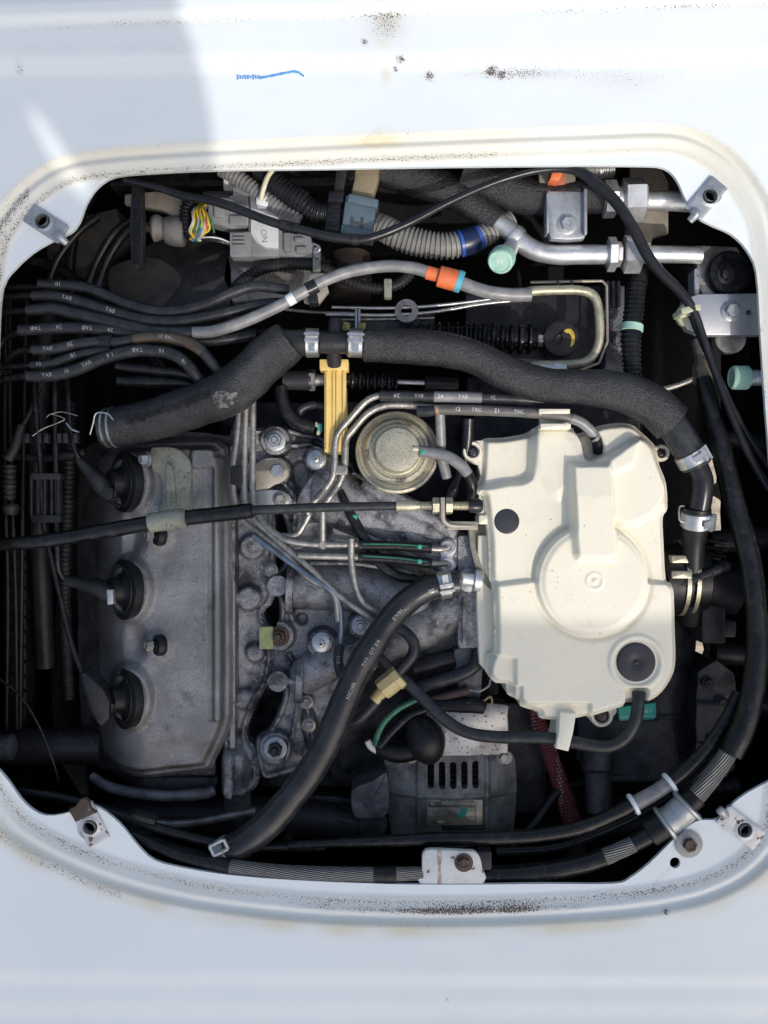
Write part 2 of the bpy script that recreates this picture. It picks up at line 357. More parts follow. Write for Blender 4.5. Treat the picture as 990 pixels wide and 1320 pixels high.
def sdf(poly, X, Y):
    P = np.array(poly, float); d = np.full(X.shape, 1e18); sgn = np.ones(X.shape)
    n = len(P); j = n - 1
    for i in range(n):
        ex, ey = P[j] - P[i]; wx, wy = X - P[i][0], Y - P[i][1]
        t = np.clip((wx * ex + wy * ey) / (ex * ex + ey * ey + 1e-12), 0, 1)
        d = np.minimum(d, (wx - ex * t) ** 2 + (wy - ey * t) ** 2)
        c1 = Y >= P[i][1]; c2 = Y < P[j][1]; c3 = ex * wy > ey * wx
        sgn = np.where((c1 & c2 & c3) | (~c1 & ~c2 & ~c3), -sgn, sgn); j = i
    return sgn * np.sqrt(d)
def up(sd, w=5):
    t = np.clip(0.5 - sd / w, 0, 1); return t * t * (3 - 2 * t)
def vnoise(X, Y, sc_, seed=0):
    x, y = X / sc_, Y / sc_; xi, yi = np.floor(x), np.floor(y); fx, fy = x - xi, y - yi
    fx = fx * fx * (3 - 2 * fx); fy = fy * fy * (3 - 2 * fy)
    def h(a, b): v = np.sin(a * 127.1 + b * 311.7 + seed * 74.7) * 43758.5453; return v - np.floor(v)
    return (h(xi, yi) * (1 - fx) + h(xi + 1, yi) * fx) * (1 - fy) + (h(xi, yi + 1) * (1 - fx) + h(xi + 1, yi + 1) * fx) * fy
def relief(name, outline, zref, fn, res, m, parent=None, depth=-200, holes=(), xs=None, ys=None, attrs=None, inv=False, ang=70, skirtz=None):
    """a sheet or casting as a height field over a traced outline, walls dropping to depth"""
    P = np.array(outline)
    if xs is None: xs = np.arange(P[:, 0].min() - 2 * res, P[:, 0].max() + 3 * res, res); ys = np.arange(P[:, 1].min() - 2 * res, P[:, 1].max() + 3 * res, res)
    X, Y = np.meshgrid(xs, ys); F = (lambda a, b: -sdf(outline, a, b)) if inv else (lambda a, b: sdf(outline, a, b))
    def G(a, b):
        d = F(a, b)
        for h_ in holes: d = np.maximum(d, -sdf(h_, a, b))
        return d
    sd = G(X, Y); e = 0.5; gx = (G(X + e, Y) - G(X - e, Y)) / (2 * e); gy = (G(X, Y + e) - G(X, Y - e)) / (2 * e)
    cx = (X[:-1, :-1] + X[1:, 1:]) / 2; cy = (Y[:-1, :-1] + Y[1:, 1:]) / 2
    keep = G(cx, cy) < 0
    near = np.abs(sd) < res * 0.8
    X = np.where(near, X - sd * gx, X); Y = np.where(near, Y - sd * gy, Y)
    Z = fn(X, Y); ny, nx = X.shape; k = kz(zref); idx = np.arange(nx * ny).reshape(ny, nx)
    vs = np.column_stack([((X - 495) * k * S).ravel(), ((660 - Y) * k * S).ravel(), (Z * S).ravel()])
    r, c = np.nonzero(keep)
    faces = np.column_stack([idx[r, c], idx[r + 1, c], idx[r + 1, c + 1], idx[r, c + 1]])
    pad = np.pad(keep, 1); E = []
    for dr_, dc_, a, b in ((-1, 0, (0, 1), (0, 0)), (1, 0, (1, 0), (1, 1)), (0, -1, (0, 0), (1, 0)), (0, 1, (1, 1), (0, 1))):
        bm_ = ~pad[r + 1 + dr_, c + 1 + dc_]; rr, cc = r[bm_], c[bm_]
        E.append(np.column_stack([idx[rr + a[0], cc + a[1]], idx[rr + b[0], cc + b[1]]]))
    E = np.vstack(E); ev = np.unique(E); mp = {int(v): i + len(vs) for i, v in enumerate(ev)}
    low = vs[ev].copy(); low[:, 2] = depth * S if skirtz is None else low[:, 2] + skirtz * S
    allv = np.vstack([vs, low]); sk = [[int(a), int(b), mp[int(b)], mp[int(a)]] for a, b in E]
    used = np.unique(np.concatenate([faces.ravel(), ev, np.arange(len(vs), len(allv))])); rm = np.full(len(allv), -1); rm[used] = np.arange(len(used))
    fl = rm[faces].tolist() + [[int(rm[q]) for q in f] for f in sk]
    at = None
    if attrs:
        at = {}
        for kk, f_ in attrs.items():
            a = f_(X, Y).ravel(); a = np.concatenate([a, a[ev]]); at[kk] = a[used].astype(np.float32)
    return link(name, allv[used], fl, m, parent, True, ang, attrs=at)
def bolt(x, y, z, r, parent, m=None, axis=(0, 0, 1), washer=True, name='bolt', h=6, wm=None):
    m = m or STEEL
    o = lathe(name, (x, y, z), axis, [(r, 0), (r, h * 0.8), (r * 0.9, h), (r * 0.6, h), (r * 0.55, h - 1), (0.3, h - 1.2)], m, parent, 6 if True else 24, phase=random.random(), ang=30)
    if washer: lathe('washer', (x, y, z), axis, [(r * 1.45, -1), (r * 1.5, 0.6), (r * 1.3, 1.4), (r * 0.9, 1.6)], wm or m, o, 24)
    return o
def ring(name, c, axis, R0, R1, h, m, parent, seg=28):
    """a flat ring: outer radius R1, inner R0, height h"""
    o = lathe(name, c, axis, [(R0, 0), (R1, 0), (R1, h * 0.8), (R1 - h * 0.2, h), (R0 + h * 0.2, h), (R0, h * 0.8), (R0, 0)], m, parent, seg, caps=False)
    me = o.data
    return o
def clamp(p, x, y, half, parent, m=None, ear=True, earang=20, name='hose_clamp', dr=2.0):
    m = m or STEEL; i = p.near(x, y)
    o = band(p, x, y, half, dr, m, name, parent, 28)
    if ear:
        C, T, N, B, r = p.C[i], p.T[i], p.N[i], p.B[i], p.R[i] + dr * S
        a = R(earang); n = math.sin(a) * N + math.cos(a) * B; t2 = math.cos(a) * N - math.sin(a) * B
        def slab(c, ha, hb, hc, nm, o=o):
            vs = [c + T * sa * ha * S + t2 * sb * hb * S + n * sc2 * hc * S for sa in (-1, 1) for sb in (-1, 1) for sc2 in (-1, 1)]
            F = [[0, 1, 3, 2], [4, 6, 7, 5], [0, 4, 5, 1], [2, 3, 7, 6], [0, 2, 6, 4], [1, 5, 7, 3]]
            link(nm, vs, F, m, o, False)
        slab(C + n * (r + 1 * S), half * 1.15, 2.0, 3.5, 'clamp_ear'); slab(C + n * (r + 0.5 * S) + t2 * 8 * S, half * 0.5, 6, 0.8, 'clamp_ear')
        slab(C + n * (r + 0.5 * S) - t2 * 8 * S, half * 1.25, 1.5, 3.2, 'clamp_ear')
    return o
# ================================================================ body panel with the hatch opening
OPEN = smoothpoly([(148, 229), (200, 224), (290, 220), (480, 217), (600, 215), (700, 214), (820, 214), (855, 217), (872, 232), (884, 258), (897, 279), (918, 291), (942, 302), (962, 322), (974, 352), (979, 430), (986, 540), (996, 680), (1000, 800), (1004, 900), (1008, 975), (994, 1003),
    (965, 1021), (947, 1034), (927, 1055), (905, 1057), (890, 1063), (866, 1084), (838, 1112), (812, 1132), (790, 1139), (700, 1139), (600, 1140), (500, 1139), (380, 1134), (300, 1128), (240, 1119), (200, 1109), (178, 1090), (155, 1062), (128, 1041), (110, 1038), (90, 1047), (58, 1051), (33, 1036), (12, 1008), (-8, 975), (-12, 900), (-9, 800), (-5, 600), (-1, 450), (4, 372), (20, 346), (42, 326), (66, 312), (92, 300), (104, 284), (112, 262), (126, 242)], 3)
CH = smoothpoly([(0, 277), (30, 242), (75, 212), (130, 200), (230, 192), (350, 186), (480, 180), (620, 174), (760, 169), (850, 166), (900, 176), (945, 205), (978, 248), (998, 300), (1008, 420), (1012, 700), (1018, 950), (1016, 1040), (1004, 1086), (975, 1122), (930, 1150), (870, 1168), (780, 1180), (640, 1187), (500, 1187), (380, 1181), (250, 1165), (150, 1140), (80, 1112), (30, 1085), (0, 1058), (-28, 1010), (-40, 900), (-36, 600), (-28, 380), (-18, 310)], 3)
def lineA(X): return 38 - X * 0.031
def panel_h(X, Y):
    s = sdf(CH, X, Y)
    z = -8 * up(s + 3, 10) - 4 * up(s + 31, 7) + 3.2 * np.exp(-((s + 14) / 4.5) ** 2) - 2.0 * np.exp(-((s + 27) / 3) ** 2)
    a = Y - lineA(X)
    z = z + 7 * up(a, 18) - 3.5 * up(a + 26, 16)                # pressed steps along the back of the seat box
    z = z - 5 * up(-(Y - 92 + X * 0.012), 30) * up(Y - 150, 90) + 4 * up(Y - 150, 90)
    z = z - 2.6 * up(-(Y - 1258 - (X - 500) * 0.005), 26) - 2.0 * up(-(Y - 1296), 30)
    for dx, dy, dr_ in ((248, 1186, 9), (645, 1227, 8), (190, 1285, 4)):
        z = z + 0.35 * np.exp(-(((X - dx) ** 2 + (Y - dy) ** 2) / dr_ ** 2 - 1) ** 2 * 2)
    return z + 1.6 * vnoise(X, Y, 130, 3) + 0.5 * vnoise(X, Y, 36, 5)
def cream_a(X, Y):
    s = sdf(CH, X, Y); b = up(s - 1, 5) * up(-(s + 33), 5)
    side = np.where(Y < 500, 0.50, 0.20) * (0.65 + 0.5 * vnoise(X, Y, 90, 2))
    edge = 0.35 * np.exp(-((s - 2) / 4) ** 2)
    q = 0.9 * np.exp(-(((X - 488) / 20) ** 2 + ((Y - 182) / 11) ** 2)) * vnoise(X, Y, 8, 11) + 0.4 * np.exp(-(((X - 480) / 45) ** 2 + ((Y - 187) / 4) ** 2)) + 0.55 * np.exp(-(((X - 500) / 22) ** 2 + ((Y - 45) / 30) ** 2)) * vnoise(X, Y, 9, 4) + 0.5 * np.exp(-(((X - 497) / 6) ** 2 + ((Y - 100) / 12) ** 2))
    lower = 0.75 * np.exp(-((s - 7) / 9) ** 2) * (Y > 1000) * vnoise(X, Y, 40, 8)
    return np.clip(b * side + edge * 0.5 + q + lower, 0, 1)
def grime_and_lines_a(X, Y):
    s = sdf(CH, X, Y)
    g = 0.62 * np.exp(-((s + 27) / 4) ** 2) * np.where(Y < 500, np.where(X < 640, 0.95, 0.35), 0.75)
    g += 1.5 * np.exp(-((s + 16) / 4.5) ** 2) * (Y > 1000) * np.clip(1 - np.abs(X - 590) / 240, 0, 1) * (0.5 + 0.6 * vnoise(X, Y, 20, 14)) + 0.5 * np.exp(-((s + 22) / 5) ** 2) * (Y > 1000) * vnoise(X, Y, 60, 15)
    g += 0.7 * np.exp(-((s + 13) / 8) ** 2) * ((X < 40) & (Y < 330))
    g += 0.5 * np.exp(-((s - 6) / 5) ** 2) * ((X < 160) & (Y > 1000))
    g += 0.25 * np.exp(-((s - 1) / 2.5) ** 2)
    a = Y - lineA(X)
    g += 0.38 * np.exp(-((a - 6) / 5) ** 2) * (0.4 + vnoise(X, Y, 80, 6)) + 0.12 * np.exp(-((Y - 92 + X * 0.012) / 5) ** 2)  # colour also darkened along the pressed step lines
    g += 0.10 * np.exp(-((Y - 68) / 5) ** 2) * (X < 230)
    g += 0.55 * np.exp(-(((X - 498) / 24) ** 2 + ((Y - 42) / 20) ** 2)) + 0.62 * np.exp(-(((X - 668) / 62) ** 2 + ((Y - 100) / 8) ** 2)) + 0.9 * np.exp(-(((X - 800) / 60) ** 2 + ((Y - 108) / 18) ** 2)) * 0.35
    for px, py, r_ in ((516, 83, 5), (553, 103, 6), (510, 95, 3), (632, 97, 6), (645, 103, 4), (575, 1283, 2), (855, 1171, 3.5), (470, 62, 4)):
        g += 1.1 * np.exp(-(((X - px) ** 2 + (Y - py) ** 2) / r_ ** 2))
    g += 0.45 * np.exp(-(((X - 30) / 5) ** 2 + ((Y - 95) / 10) ** 2)) + 0.7 * np.exp(-((Y - 1105 - (880 - X) * 0.9) / 4) ** 2) * ((X > 640 + 200) & (X < 890) & (Y < 1150)) * 0.5
    return np.clip(g, 0, 1)
PANEL = mat('white vehicle paint', (0.725, 0.77, 0.79), (0.70, 0.745, 0.765), 0.33, 0, 5, 0.04, 900, rvar=0.06, wear=((0.60, 0.635, 0.65), 14, 0.58, 0.9))
n_, l_ = PANEL.node_tree.nodes, PANEL.node_tree.links; b_ = n_['Principled BSDF']
def NN(t, **k):
    x = n_.new(t)
    for a, v in k.items(): setattr(x, a, v)
    return x
def pmix(fac, a, c):
    x = NN('ShaderNodeMix', data_type='RGBA'); l_.new(fac, x.inputs[0]); l_.new(a, x.inputs[6]); x.inputs[7].default_value = (*c, 1); return x.outputs[2]
def pm(op, a, c, cl=False):
    x = NN('ShaderNodeMath', operation=op, use_clamp=cl)
    for i, v in enumerate((a, c)):
        if isinstance(v, (int, float)): x.inputs[i].default_value = v
        else: l_.new(v, x.inputs[i])
    return x.outputs[0]
tc_ = NN('ShaderNodeTexCoord'); at1 = NN('ShaderNodeAttribute', attribute_name='cream'); at2 = NN('ShaderNodeAttribute', attribute_name='grime')
def pn(s, d=5, r=0.65):
    x = NN('ShaderNodeTexNoise'); x.inputs['Scale'].default_value = s; x.inputs['Detail'].default_value = d; x.inputs['Roughness'].default_value = r; l_.new(tc_.outputs['Object'], x.inputs['Vector']); return x.outputs['Fac']
base_ = b_.inputs['Base Color'].links[0].from_socket
dots = pm('GREATER_THAN', pm('ADD', pn(1000, 2, 0.5), pm('MULTIPLY', at2.outputs['Fac'], 0.34)), 0.76)
film = pm('MULTIPLY', at2.outputs['Fac'], pm('MULTIPLY', pn(170, 6, 0.75), 0.75), True)
c_ = pmix(at1.outputs['Fac'], base_, (0.60, 0.54, 0.38))
c_ = pmix(film, c_, (0.30, 0.27, 0.24)); c_ = pmix(dots, c_, (0.10, 0.07, 0.05))
l_.new(c_, b_.inputs['Base Color'])
body = thing('body_panel', 'white painted sheet metal panel around the engine hatch opening, dirty at the rim', 'body panel', (495, 660, 0))
xs = np.concatenate([np.linspace(-900, -80, 9), np.arange(-60, 1052, 3.0)])
ys = np.concatenate([np.linspace(-900, -80, 9), np.arange(-60, 1382, 3.0), np.linspace(1400, 2100, 9)])
# round bolt holes pressed through the corner plates
relief('pressed_panel', OPEN, -12, panel_h, 3, PANEL, body, xs=xs, ys=ys, inv=True, attrs={'cream': cream_a, 'grime': grime_and_lines_a}, skirtz=-6, ang=60,
       holes=[circ(55, 285, 11.5, 16), circ(116, 1066, 11.5, 16), circ(960, 1070, 11.5, 16), circ(915, 253, 11.5, 16), circ(870, 1112, 7, 16)])
# torn blue paint mark
sp = [(307, 101), (318, 104), (340, 105), (362, 102), (378, 98), (392, 103), (386, 99), (376, 97), (360, 101), (345, 106), (320, 109), (308, 107)]
def panel_z(x, y): return float(panel_h(np.array([[x]], float), np.array([[y]], float))[0, 0])
BLUEM = mat('blue paint scrape', (0.06, 0.25, 0.58), (0.18, 0.40, 0.68), 0.5, scale=900)
zz = panel_z(350, 103)
def flatpatch(name, poly, m, parent, dz=0.35, zfun=None):
    k = 1.0; n = len(poly); vs = []
    for lift in (dz, -0.6):
        for x, y in poly: vs.append(((x - 495) * S * 1.0095, (660 - y) * S * 1.0095, ((zfun or panel_z)(x, y) + lift) * S))
    return link(name, vs, [list(range(n))] + [[i, (i + 1) % n, n + (i + 1) % n, n + i] for i in range(n)], m, parent, False)
for i in range(9): flatpatch('blue_scrape', [(307 + i * 3.3, 101 + (i % 3)), (309.6 + i * 3.3, 102 + (i % 2)), (309.2 + i * 3.3, 108.5 - (i % 3)), (306.8 + i * 3.3, 107.5 - (i % 2))], BLUEM, body)
for a, b in zip([(336, 106), (350, 103.5), (362, 101), (372, 99), (380, 97.6), (386, 99)], [(350, 103.5), (362, 101), (372, 99), (380, 97.6), (386, 99), (393, 104)]):
    flatpatch('blue_scrape', [(a[0], a[1] - 1.9), (b[0], b[1] - 1.4), (b[0], b[1] + 1.2), (a[0], a[1] + 1.8)], BLUEM, body)
# corner nut plates welded to the opening
def nutplate(cx, cy, w, h, rot, m, hx=0, hy=0):
    t = rrect(cx - w / 2, cy - h / 2, cx + w / 2, cy + h / 2, 1.5, 2, rot)
    zt = panel_z(cx, cy) + 4.5; hc = (hx, hy)
    hp = circ(hc[0], hc[1], 9.8, 20)
    o = relief('nut_plate', t, zt, lambda X, Y: zt + 1.2 * up(np.abs(sdf(hp, X, Y)) - 2.5, 2.5) - 0.8 * up(-(sdf(t, X, Y) + 1.5), 2), 1.5, m, body, depth=zt - 5, holes=[hp])
    q = thing_sub(o, hc, zt, m)
    return o
def thing_sub(o, hc, zt, m):
    x = lathe('threaded_nut', (hc[0], hc[1], zt - 12), (0, 0, 1), [(9.6, 12)] + [(9.6 - 0.7 * (i % 2), 11.5 - i) for i in range(24)] + [(13, -7), (13, 9)], m, o, 22, caps=False)
    return x
nutplate(59, 288, 54, 27, 33, GALV, 55, 285)
nutplate(911, 255, 54, 27, 130, GALV, 915, 253)
NPW = mat('grey nut plate', (0.55, 0.56, 0.58), (0.45, 0.46, 0.47), 0.45, 0.3, 60, 0.2, 400, spots=((0.13, 0.07, 0.05), 160, 0.62))
nutplate(116, 1063, 54, 30, 63, NPW, 116, 1066)
nutplate(956, 1067, 60, 29, 37, NPW, 960, 1070)
# spring fingers on the plates: small curled tab at each inner end
for (a, b) in (((78, 306), (86, 314)), ((897, 276), (889, 285)), ((930, 1046), (936, 1052))):
    hose('curled_tab', [(a[0] - 4, a[1] - 4, -4, 5), (a[0], a[1], -3, 6), (b[0], b[1], -7, 5)], GALV, body, 10)
prism('rusty_tab', [(88, 1044), (97, 1040), (104, 1030), (110, 1029), (115, 1034), (117, 1042), (124, 1048), (97, 1060)], -10, -1.5, RUST, body, 1)
t = bolt(888, 1088, -8, 9, body, RUST, name='stud_bolt', h=9, wm=GALV)
lathe('stud_seal', (888, 1088, -9), (0, 0, 1), [(17, 0), (17.5, 1.2), (15, 2.4), (10, 2.6)], mat('grey sealer', (0.36, 0.35, 0.33), None, 0.7, bump=0.5), body, 18)
# ================================================================ bay walls, undertray, ground
gr = link('ground', [tuple(V(-6000, -6000, -900)), tuple(V(7000, -6000, -900)), tuple(V(7000, 7000, -900)), tuple(V(-6000, 7000, -900))], [[0, 3, 2, 1]], GROUND, None, False)
gr['kind'] = 'structure'
def wallmesh():
    P = smoothpoly([(-60, 180), (495, 150), (1050, 180), (1075, 660), (1050, 1180), (495, 1215), (-60, 1180), (-95, 660)], 6); vs = []; n = len(P)
    for z in (-16, -430):
        for x, y in P: vs.append(((x - 495) * S, (660 - y) * S, (z if z > -100 or (x > 1000 and 380 < y < 1150) else -536) * S))
    return vs, [[i, (i + 1) % n, n + (i + 1) % n, n + i] for i in range(n)]
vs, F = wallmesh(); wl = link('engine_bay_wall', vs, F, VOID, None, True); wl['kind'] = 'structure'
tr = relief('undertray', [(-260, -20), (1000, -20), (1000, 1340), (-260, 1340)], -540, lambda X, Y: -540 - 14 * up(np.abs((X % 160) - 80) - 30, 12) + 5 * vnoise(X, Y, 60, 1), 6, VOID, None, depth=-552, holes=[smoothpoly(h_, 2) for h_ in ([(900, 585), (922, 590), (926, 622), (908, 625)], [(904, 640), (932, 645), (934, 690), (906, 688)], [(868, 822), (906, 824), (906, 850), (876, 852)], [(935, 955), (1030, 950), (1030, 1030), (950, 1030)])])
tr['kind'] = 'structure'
# ================================================================ dark running gear deep in the bay
dk = thing('chassis_frame', 'dark chassis rails and crossmembers deep below the engine', 'chassis', (495, 660, -540))
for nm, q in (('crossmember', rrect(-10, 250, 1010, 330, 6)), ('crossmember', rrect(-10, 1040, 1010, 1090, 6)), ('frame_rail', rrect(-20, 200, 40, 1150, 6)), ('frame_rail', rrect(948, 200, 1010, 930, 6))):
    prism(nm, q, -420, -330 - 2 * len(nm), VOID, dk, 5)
STEELBLK = mat('black painted steel', (0.03, 0.03, 0.034), (0.018, 0.018, 0.02), 0.38, 0.2, 60, 0.3, 300, spots=((0.07, 0.06, 0.05), 300, 0.66))
hose('brace_tube', [(-20, 965, -160, 24), (60, 962, -160, 24), (130, 962, -170, 24)], STEELBLK, dk, 22)
hose('brace_tube', [(150, 1055, -190, 26), (320, 1050, -190, 26), (480, 1062, -190, 22)], STEELBLK, dk, 22)
hose('brace_tube', [(10, 230, -200, 16), (130, 330, -230, 16), (200, 400, -260, 16)], STEELBLK, dk, 18)
prism('engine_mount', smoothpoly([(180, 320), (260, 300), (300, 330), (295, 395), (230, 410), (170, 390)]), -300, -170, STEELBLK, dk, 6)
prism('floor_bracket', [(60, 290), (150, 268), (160, 300), (110, 345), (60, 350)], -260, -150, mat('brown grimy plate', (0.06, 0.055, 0.05), (0.03, 0.03, 0.03), 0.7, bump=0.4), dk, 3)
prism('floor_bracket', smoothpoly([(140, 345), (200, 330), (235, 360), (200, 400), (150, 395)]), -260, -165, mat('brown grimy plate', (0.06, 0.055, 0.05)), dk, 6)
lathe('drum', (255, 345, -190), (0, 0, 1), [(55, -60), (55, 0), (48, 8), (20, 10), (18, 16), (5, 17)], GLOSSBLK, dk, 36)
# ================================================================ valve cover (engine laid over to the left)
VC = smoothpoly([(76, 592), (84, 578), (120, 571), (190, 566), (265, 564), (284, 570), (293, 590), (296, 700), (298, 800), (298, 900), (296, 935), (284, 965), (272, 988), (262, 1000), (215, 1006), (160, 1009), (125, 1000), (92, 980), (80, 950), (77, 800), (76, 680)], 3)
def vc_h(X, Y):
    s = sdf(VC, X, Y)
    z = -92 - 0.05 * (285 - X) - 0.0078 * np.maximum(0, 198 - X) ** 2
    z = z - 14 * up(-(s + 9), 8) * 0 - 12 * up(s + 7, 12) * -0 
    z = z - 12 * (1 - up(s + 12, 10)) - 9 * (1 - up(s + 3, 7))
    z = z + 5 * up(sdf(rrect(276, 588, 287, 930, 4), X, Y), 5) - 4 * up(sdf(rrect(268, 600, 274, 930, 3), X, Y), 5)
    for cy in (622, 760, 900): z = z + 13 * up(np.hypot((X - 165) / 0.75, Y - cy) - 42, 14)
    for cy in (690, 832): z = z + 6 * up(np.hypot(X - 203, Y - cy) - 17, 16) 
    for cy in (691, 830): z = z - 9 * up(np.hypot((X - 172) / 0.62, Y - cy) - 18, 34)
    z = z - 7 * up(sdf(smoothpoly([(160, 640), (172, 660), (172, 710), (160, 725)]), X, Y), 18)
    z = z - 10 * up(np.hypot((X - 235) / 1.5, Y - 985) - 26, 30)
    z = z + 6 * up(sdf(rrect(246, 578, 276, 604, 6), X, Y), 6)
    return z + 0.5 * vnoise(X, Y, 30, 3) + 0.3 * vnoise(X, Y, 5, 9)
vc = thing('valve_cover', 'oily dark cast metal valve cover with three round plug seals along its left side', 'valve cover', (200, 780, -110))
relief('cover_casting', VC, -92, vc_h, 1.7, COVERM, vc, depth=-190)
relief('cover_flange', smoothpoly([(110, 985), (125, 1003), (160, 1020), (215, 1026), (262, 1024), (276, 1016), (280, 960), (300, 940), (306, 800), (304, 585), (290, 562), (200, 556), (120, 566), (88, 600), (84, 780), (90, 940)], 3), -125, lambda X, Y: -125 - 0.6 * np.maximum(0, 180 - X) + vnoise(X, Y, 8) - 22 * up(1003 - Y, 8), 2.2, CASTK, vc, depth=-260)
hose('flange_lip', [(118, 1000, -132, 6), (140, 1014, -126, 7), (175, 1022, -124, 7.5), (220, 1026, -124, 7.5), (262, 1023, -124, 7.5), (277, 1018, -126, 7)], CASTD, vc, 14)
for y0, y1 in ((655, 710), (728, 770), (790, 838)):
    p = [(108, y0), (120, y0), (120, y1), (108, y1)]
    for a, b in zip(p, p[1:] + p[:1]):
        zf = lambda x: float(vc_h(np.array([[495 - (495 - x) * 1.042]], float), np.array([[y0 + 9.0]]))[0, 0]) + 0.3
        hose('cast_frame_line', [(a[0], a[1], zf(a[0]), 0.8), ((a[0] + b[0]) / 2, (a[1] + b[1]) / 2, zf((a[0] + b[0]) / 2), 0.8), (b[0], b[1], zf(b[0]), 0.8)], COVERM, vc, 6, 2)
for cy in (690, 832):
    o = lathe('cover_bolt', (203, cy, -86), (-0.8, 0, 0.6), [(13, -8), (14, -6), (14, 0), (12, 3), (8, 3), (8, 5)], RUBD, vc, 24)
    bolt(196, cy, -80, 7, o, DULLSTEEL, (-0.8, 0, 0.6), False, 'bolt_head', 9)
for i, cy in enumerate((622, 760, 900)):
    lab = ('spark plug lead topmost on the valve cover, its wire rising to the bundled leads', 'spark plug lead in the middle of the valve cover, boot pointing straight left', 'lowest spark plug lead with a long tapered boot and thin wire above it')[i]
    t = thing('spark_plug_lead', lab, 'spark plug lead', (160, cy, -110), 'spark plug leads on the valve cover')
    ax = (-0.78, 0.0, 0.63); zc = -104
    lathe('seal_disc', (163, cy, zc), ax, [(37, -7), (38.5, -6), (39, -4), (39, 5), (35, 7), (29, 8), (28, 6), (22, 7), (18, 10), (16, 22), (12, 24)], RUBD, t, 36)
    if i == 0:
        hose('boot', [(148, 637, -92, 13), (138, 634, -88, 13), (125, 618, -84, 12), (110, 602, -84, 8), (100, 590, -84, 5)], PLBLK, t, 8)
        lead = [(104, 594, -84, 4), (97, 580, -80, 4), (91, 550, -78, 4), (88, 510, -78, 4), (86, 470, -90, 4), (90, 440, -110, 4)]
        prism('boot_cap', [(134, 626), (146, 630), (145, 642), (138, 645), (129, 638)], -92, -72, PLBLK, t, 1.5)
    elif i == 1:
        hose('boot', [(150, 765, -92, 14), (138, 764, -88, 13), (128, 758, -88, 12), (105, 752, -92, 9), (85, 748, -96, 7)], PLBLK, t, 8)
        lead = [(88, 749, -96, 4.4), (78, 740, -92, 4.2), (74, 715, -86, 4), (72, 600, -80, 4), (71, 500, -80, 4), (72, 440, -105, 4)]
        prism('boot_cap', [(137, 760), (146, 760), (146, 779), (138, 780)], -92, -70, GALV, t, 1.5)
    else:
        hose('boot', [(140, 905, -84, 14), (132, 922, -80, 11), (124, 905, -80, 12), (116, 885, -80, 9), (106, 867, -82, 4.5)], PLBLK, t, 8)
        prism('boot_shell', [(103, 868), (109, 866), (133, 888), (142, 905), (141, 927), (130, 937), (124, 932), (112, 900)], -100, -66, PLBLK, t, 4)
        lead = [(106, 868, -82, 3.6), (92, 830, -84, 3.6), (80, 780, -84, 3.6), (66, 720, -84, 3.6), (56, 670, -80, 4), (52, 600, -80, 4), (46, 520, -80, 4), (44, 440, -110, 4)]
    lathe('seal_rib', (157, cy, zc + 8), ax, [(29, 0), (31, 0), (31, 1.6), (29, 1.6), (29, 0)], PLBLK, t, 36, caps=False)
    hose('plug_wire', lead, RUB, t, 12)
sepp = thing('wire_separator', 'black slotted plastic separator holding the vertical leads at far left', 'wire clip', (58, 642, -80))
prism('clip_frame', rrect(38, 610, 78, 618, 2), -90, -70, PLBLK, sepp, 1); prism('clip_frame', rrect(40, 664, 78, 674, 2), -90, -70, PLBLK, sepp, 1)
for x in (40, 49, 57.5, 66, 75): prism('clip_bar', rrect(x - 1.6, 616, x + 1.6, 667, 1), -86, -72, PLBLK, sepp, 0.6)
# cable bracket on the cover
t = thing('cable_bracket', 'drab painted bracket clasping the black throttle cable on the valve cover', 'bracket', (220, 630, -80))
prism('bracket_plate', smoothpoly([(193, 580), (204, 576), (225, 577), (238, 585), (246, 600), (246, 640), (245, 662), (204, 662), (209, 640), (206, 612), (196, 606)], 3), -96, -82, DRAB, t, 2.5, tilt=(0.05, 0))
prism('bracket_rib', smoothpoly([(214, 600), (222, 603), (227, 645), (222, 656), (214, 650)], 3), -84, -77, DRAB, t, 2)
CT = Path([(-20, 704, -52, 9), (0, 702, -52, 9), (60, 697, -50, 9.5), (120, 687, -48, 10), (200, 673, -44, 10.5), (245, 667, -42, 10.5), (300, 661, -38, 10.5), (325, 658, -36, 10)])
CT.cut(CT.near(196, 673), CT.near(239, 667)).mesh('clasp', DRAB, t, 20, dr=3)
bolt(190, 592, -80, 7, t, GALV, (-0.8, 0, 0.6), True, h=10)
# throttle cable
t = thing('throttle_cable', 'long black throttle cable running left to right across the engine to a threaded adjuster', 'cable', (300, 660, -52))
CT.mesh('outer_sheath', RUB, t, 20)
q = Path([(318, 658, -36, 6.6), (420, 654, -34, 6.3), (512, 652, -34, 5.8)]); q.mesh('inner_sleeve', DKHOSE, t, 16)
fit = Path([(511, 652, -34, 7.5), (530, 652, -34, 7.5), (534, 652, -34, 7), (541, 652, -34, 6)], 4); fit.mesh('ferrule', ZINC, t, 20)
corr('threaded_adjuster', [(538, 652, -34, 6), (611, 652, -36, 6)], ZINC, t, 2.6, 0.16)
for x, mm in ((562, ZINC), (579, ZINC)): lathe('adjuster_nut', (x - 5, 652, -34), (1, 0, 0), [(8, 0), (11, 0.8), (11, 9), (8, 9.8)], mm, t, 6, phase=0.3, ang=20)
lathe('end_boot', (604, 652, -36), (1, 0, 0), [(6, 0), (9, 1), (9.5, 14), (7, 18)], GLOSSBLK, t, 20)
t2 = thing('adjuster_bracket', 'pale bent metal bracket holding the threaded cable adjuster beside the cream box', 'bracket', (585, 665, -60))
prism('bracket_leg', rrect(568, 641, 573.5, 668, 1.5), -60, -22, TANPLATE, t2, 0.8)
hose('bracket_bend', [(570.5, 662, -40, 3.4), (572, 671, -42, 3.4), (580, 677, -44, 3.4), (592, 678, -46, 3.4), (612, 678, -48, 3.4)], TANPLATE, t2, 8)
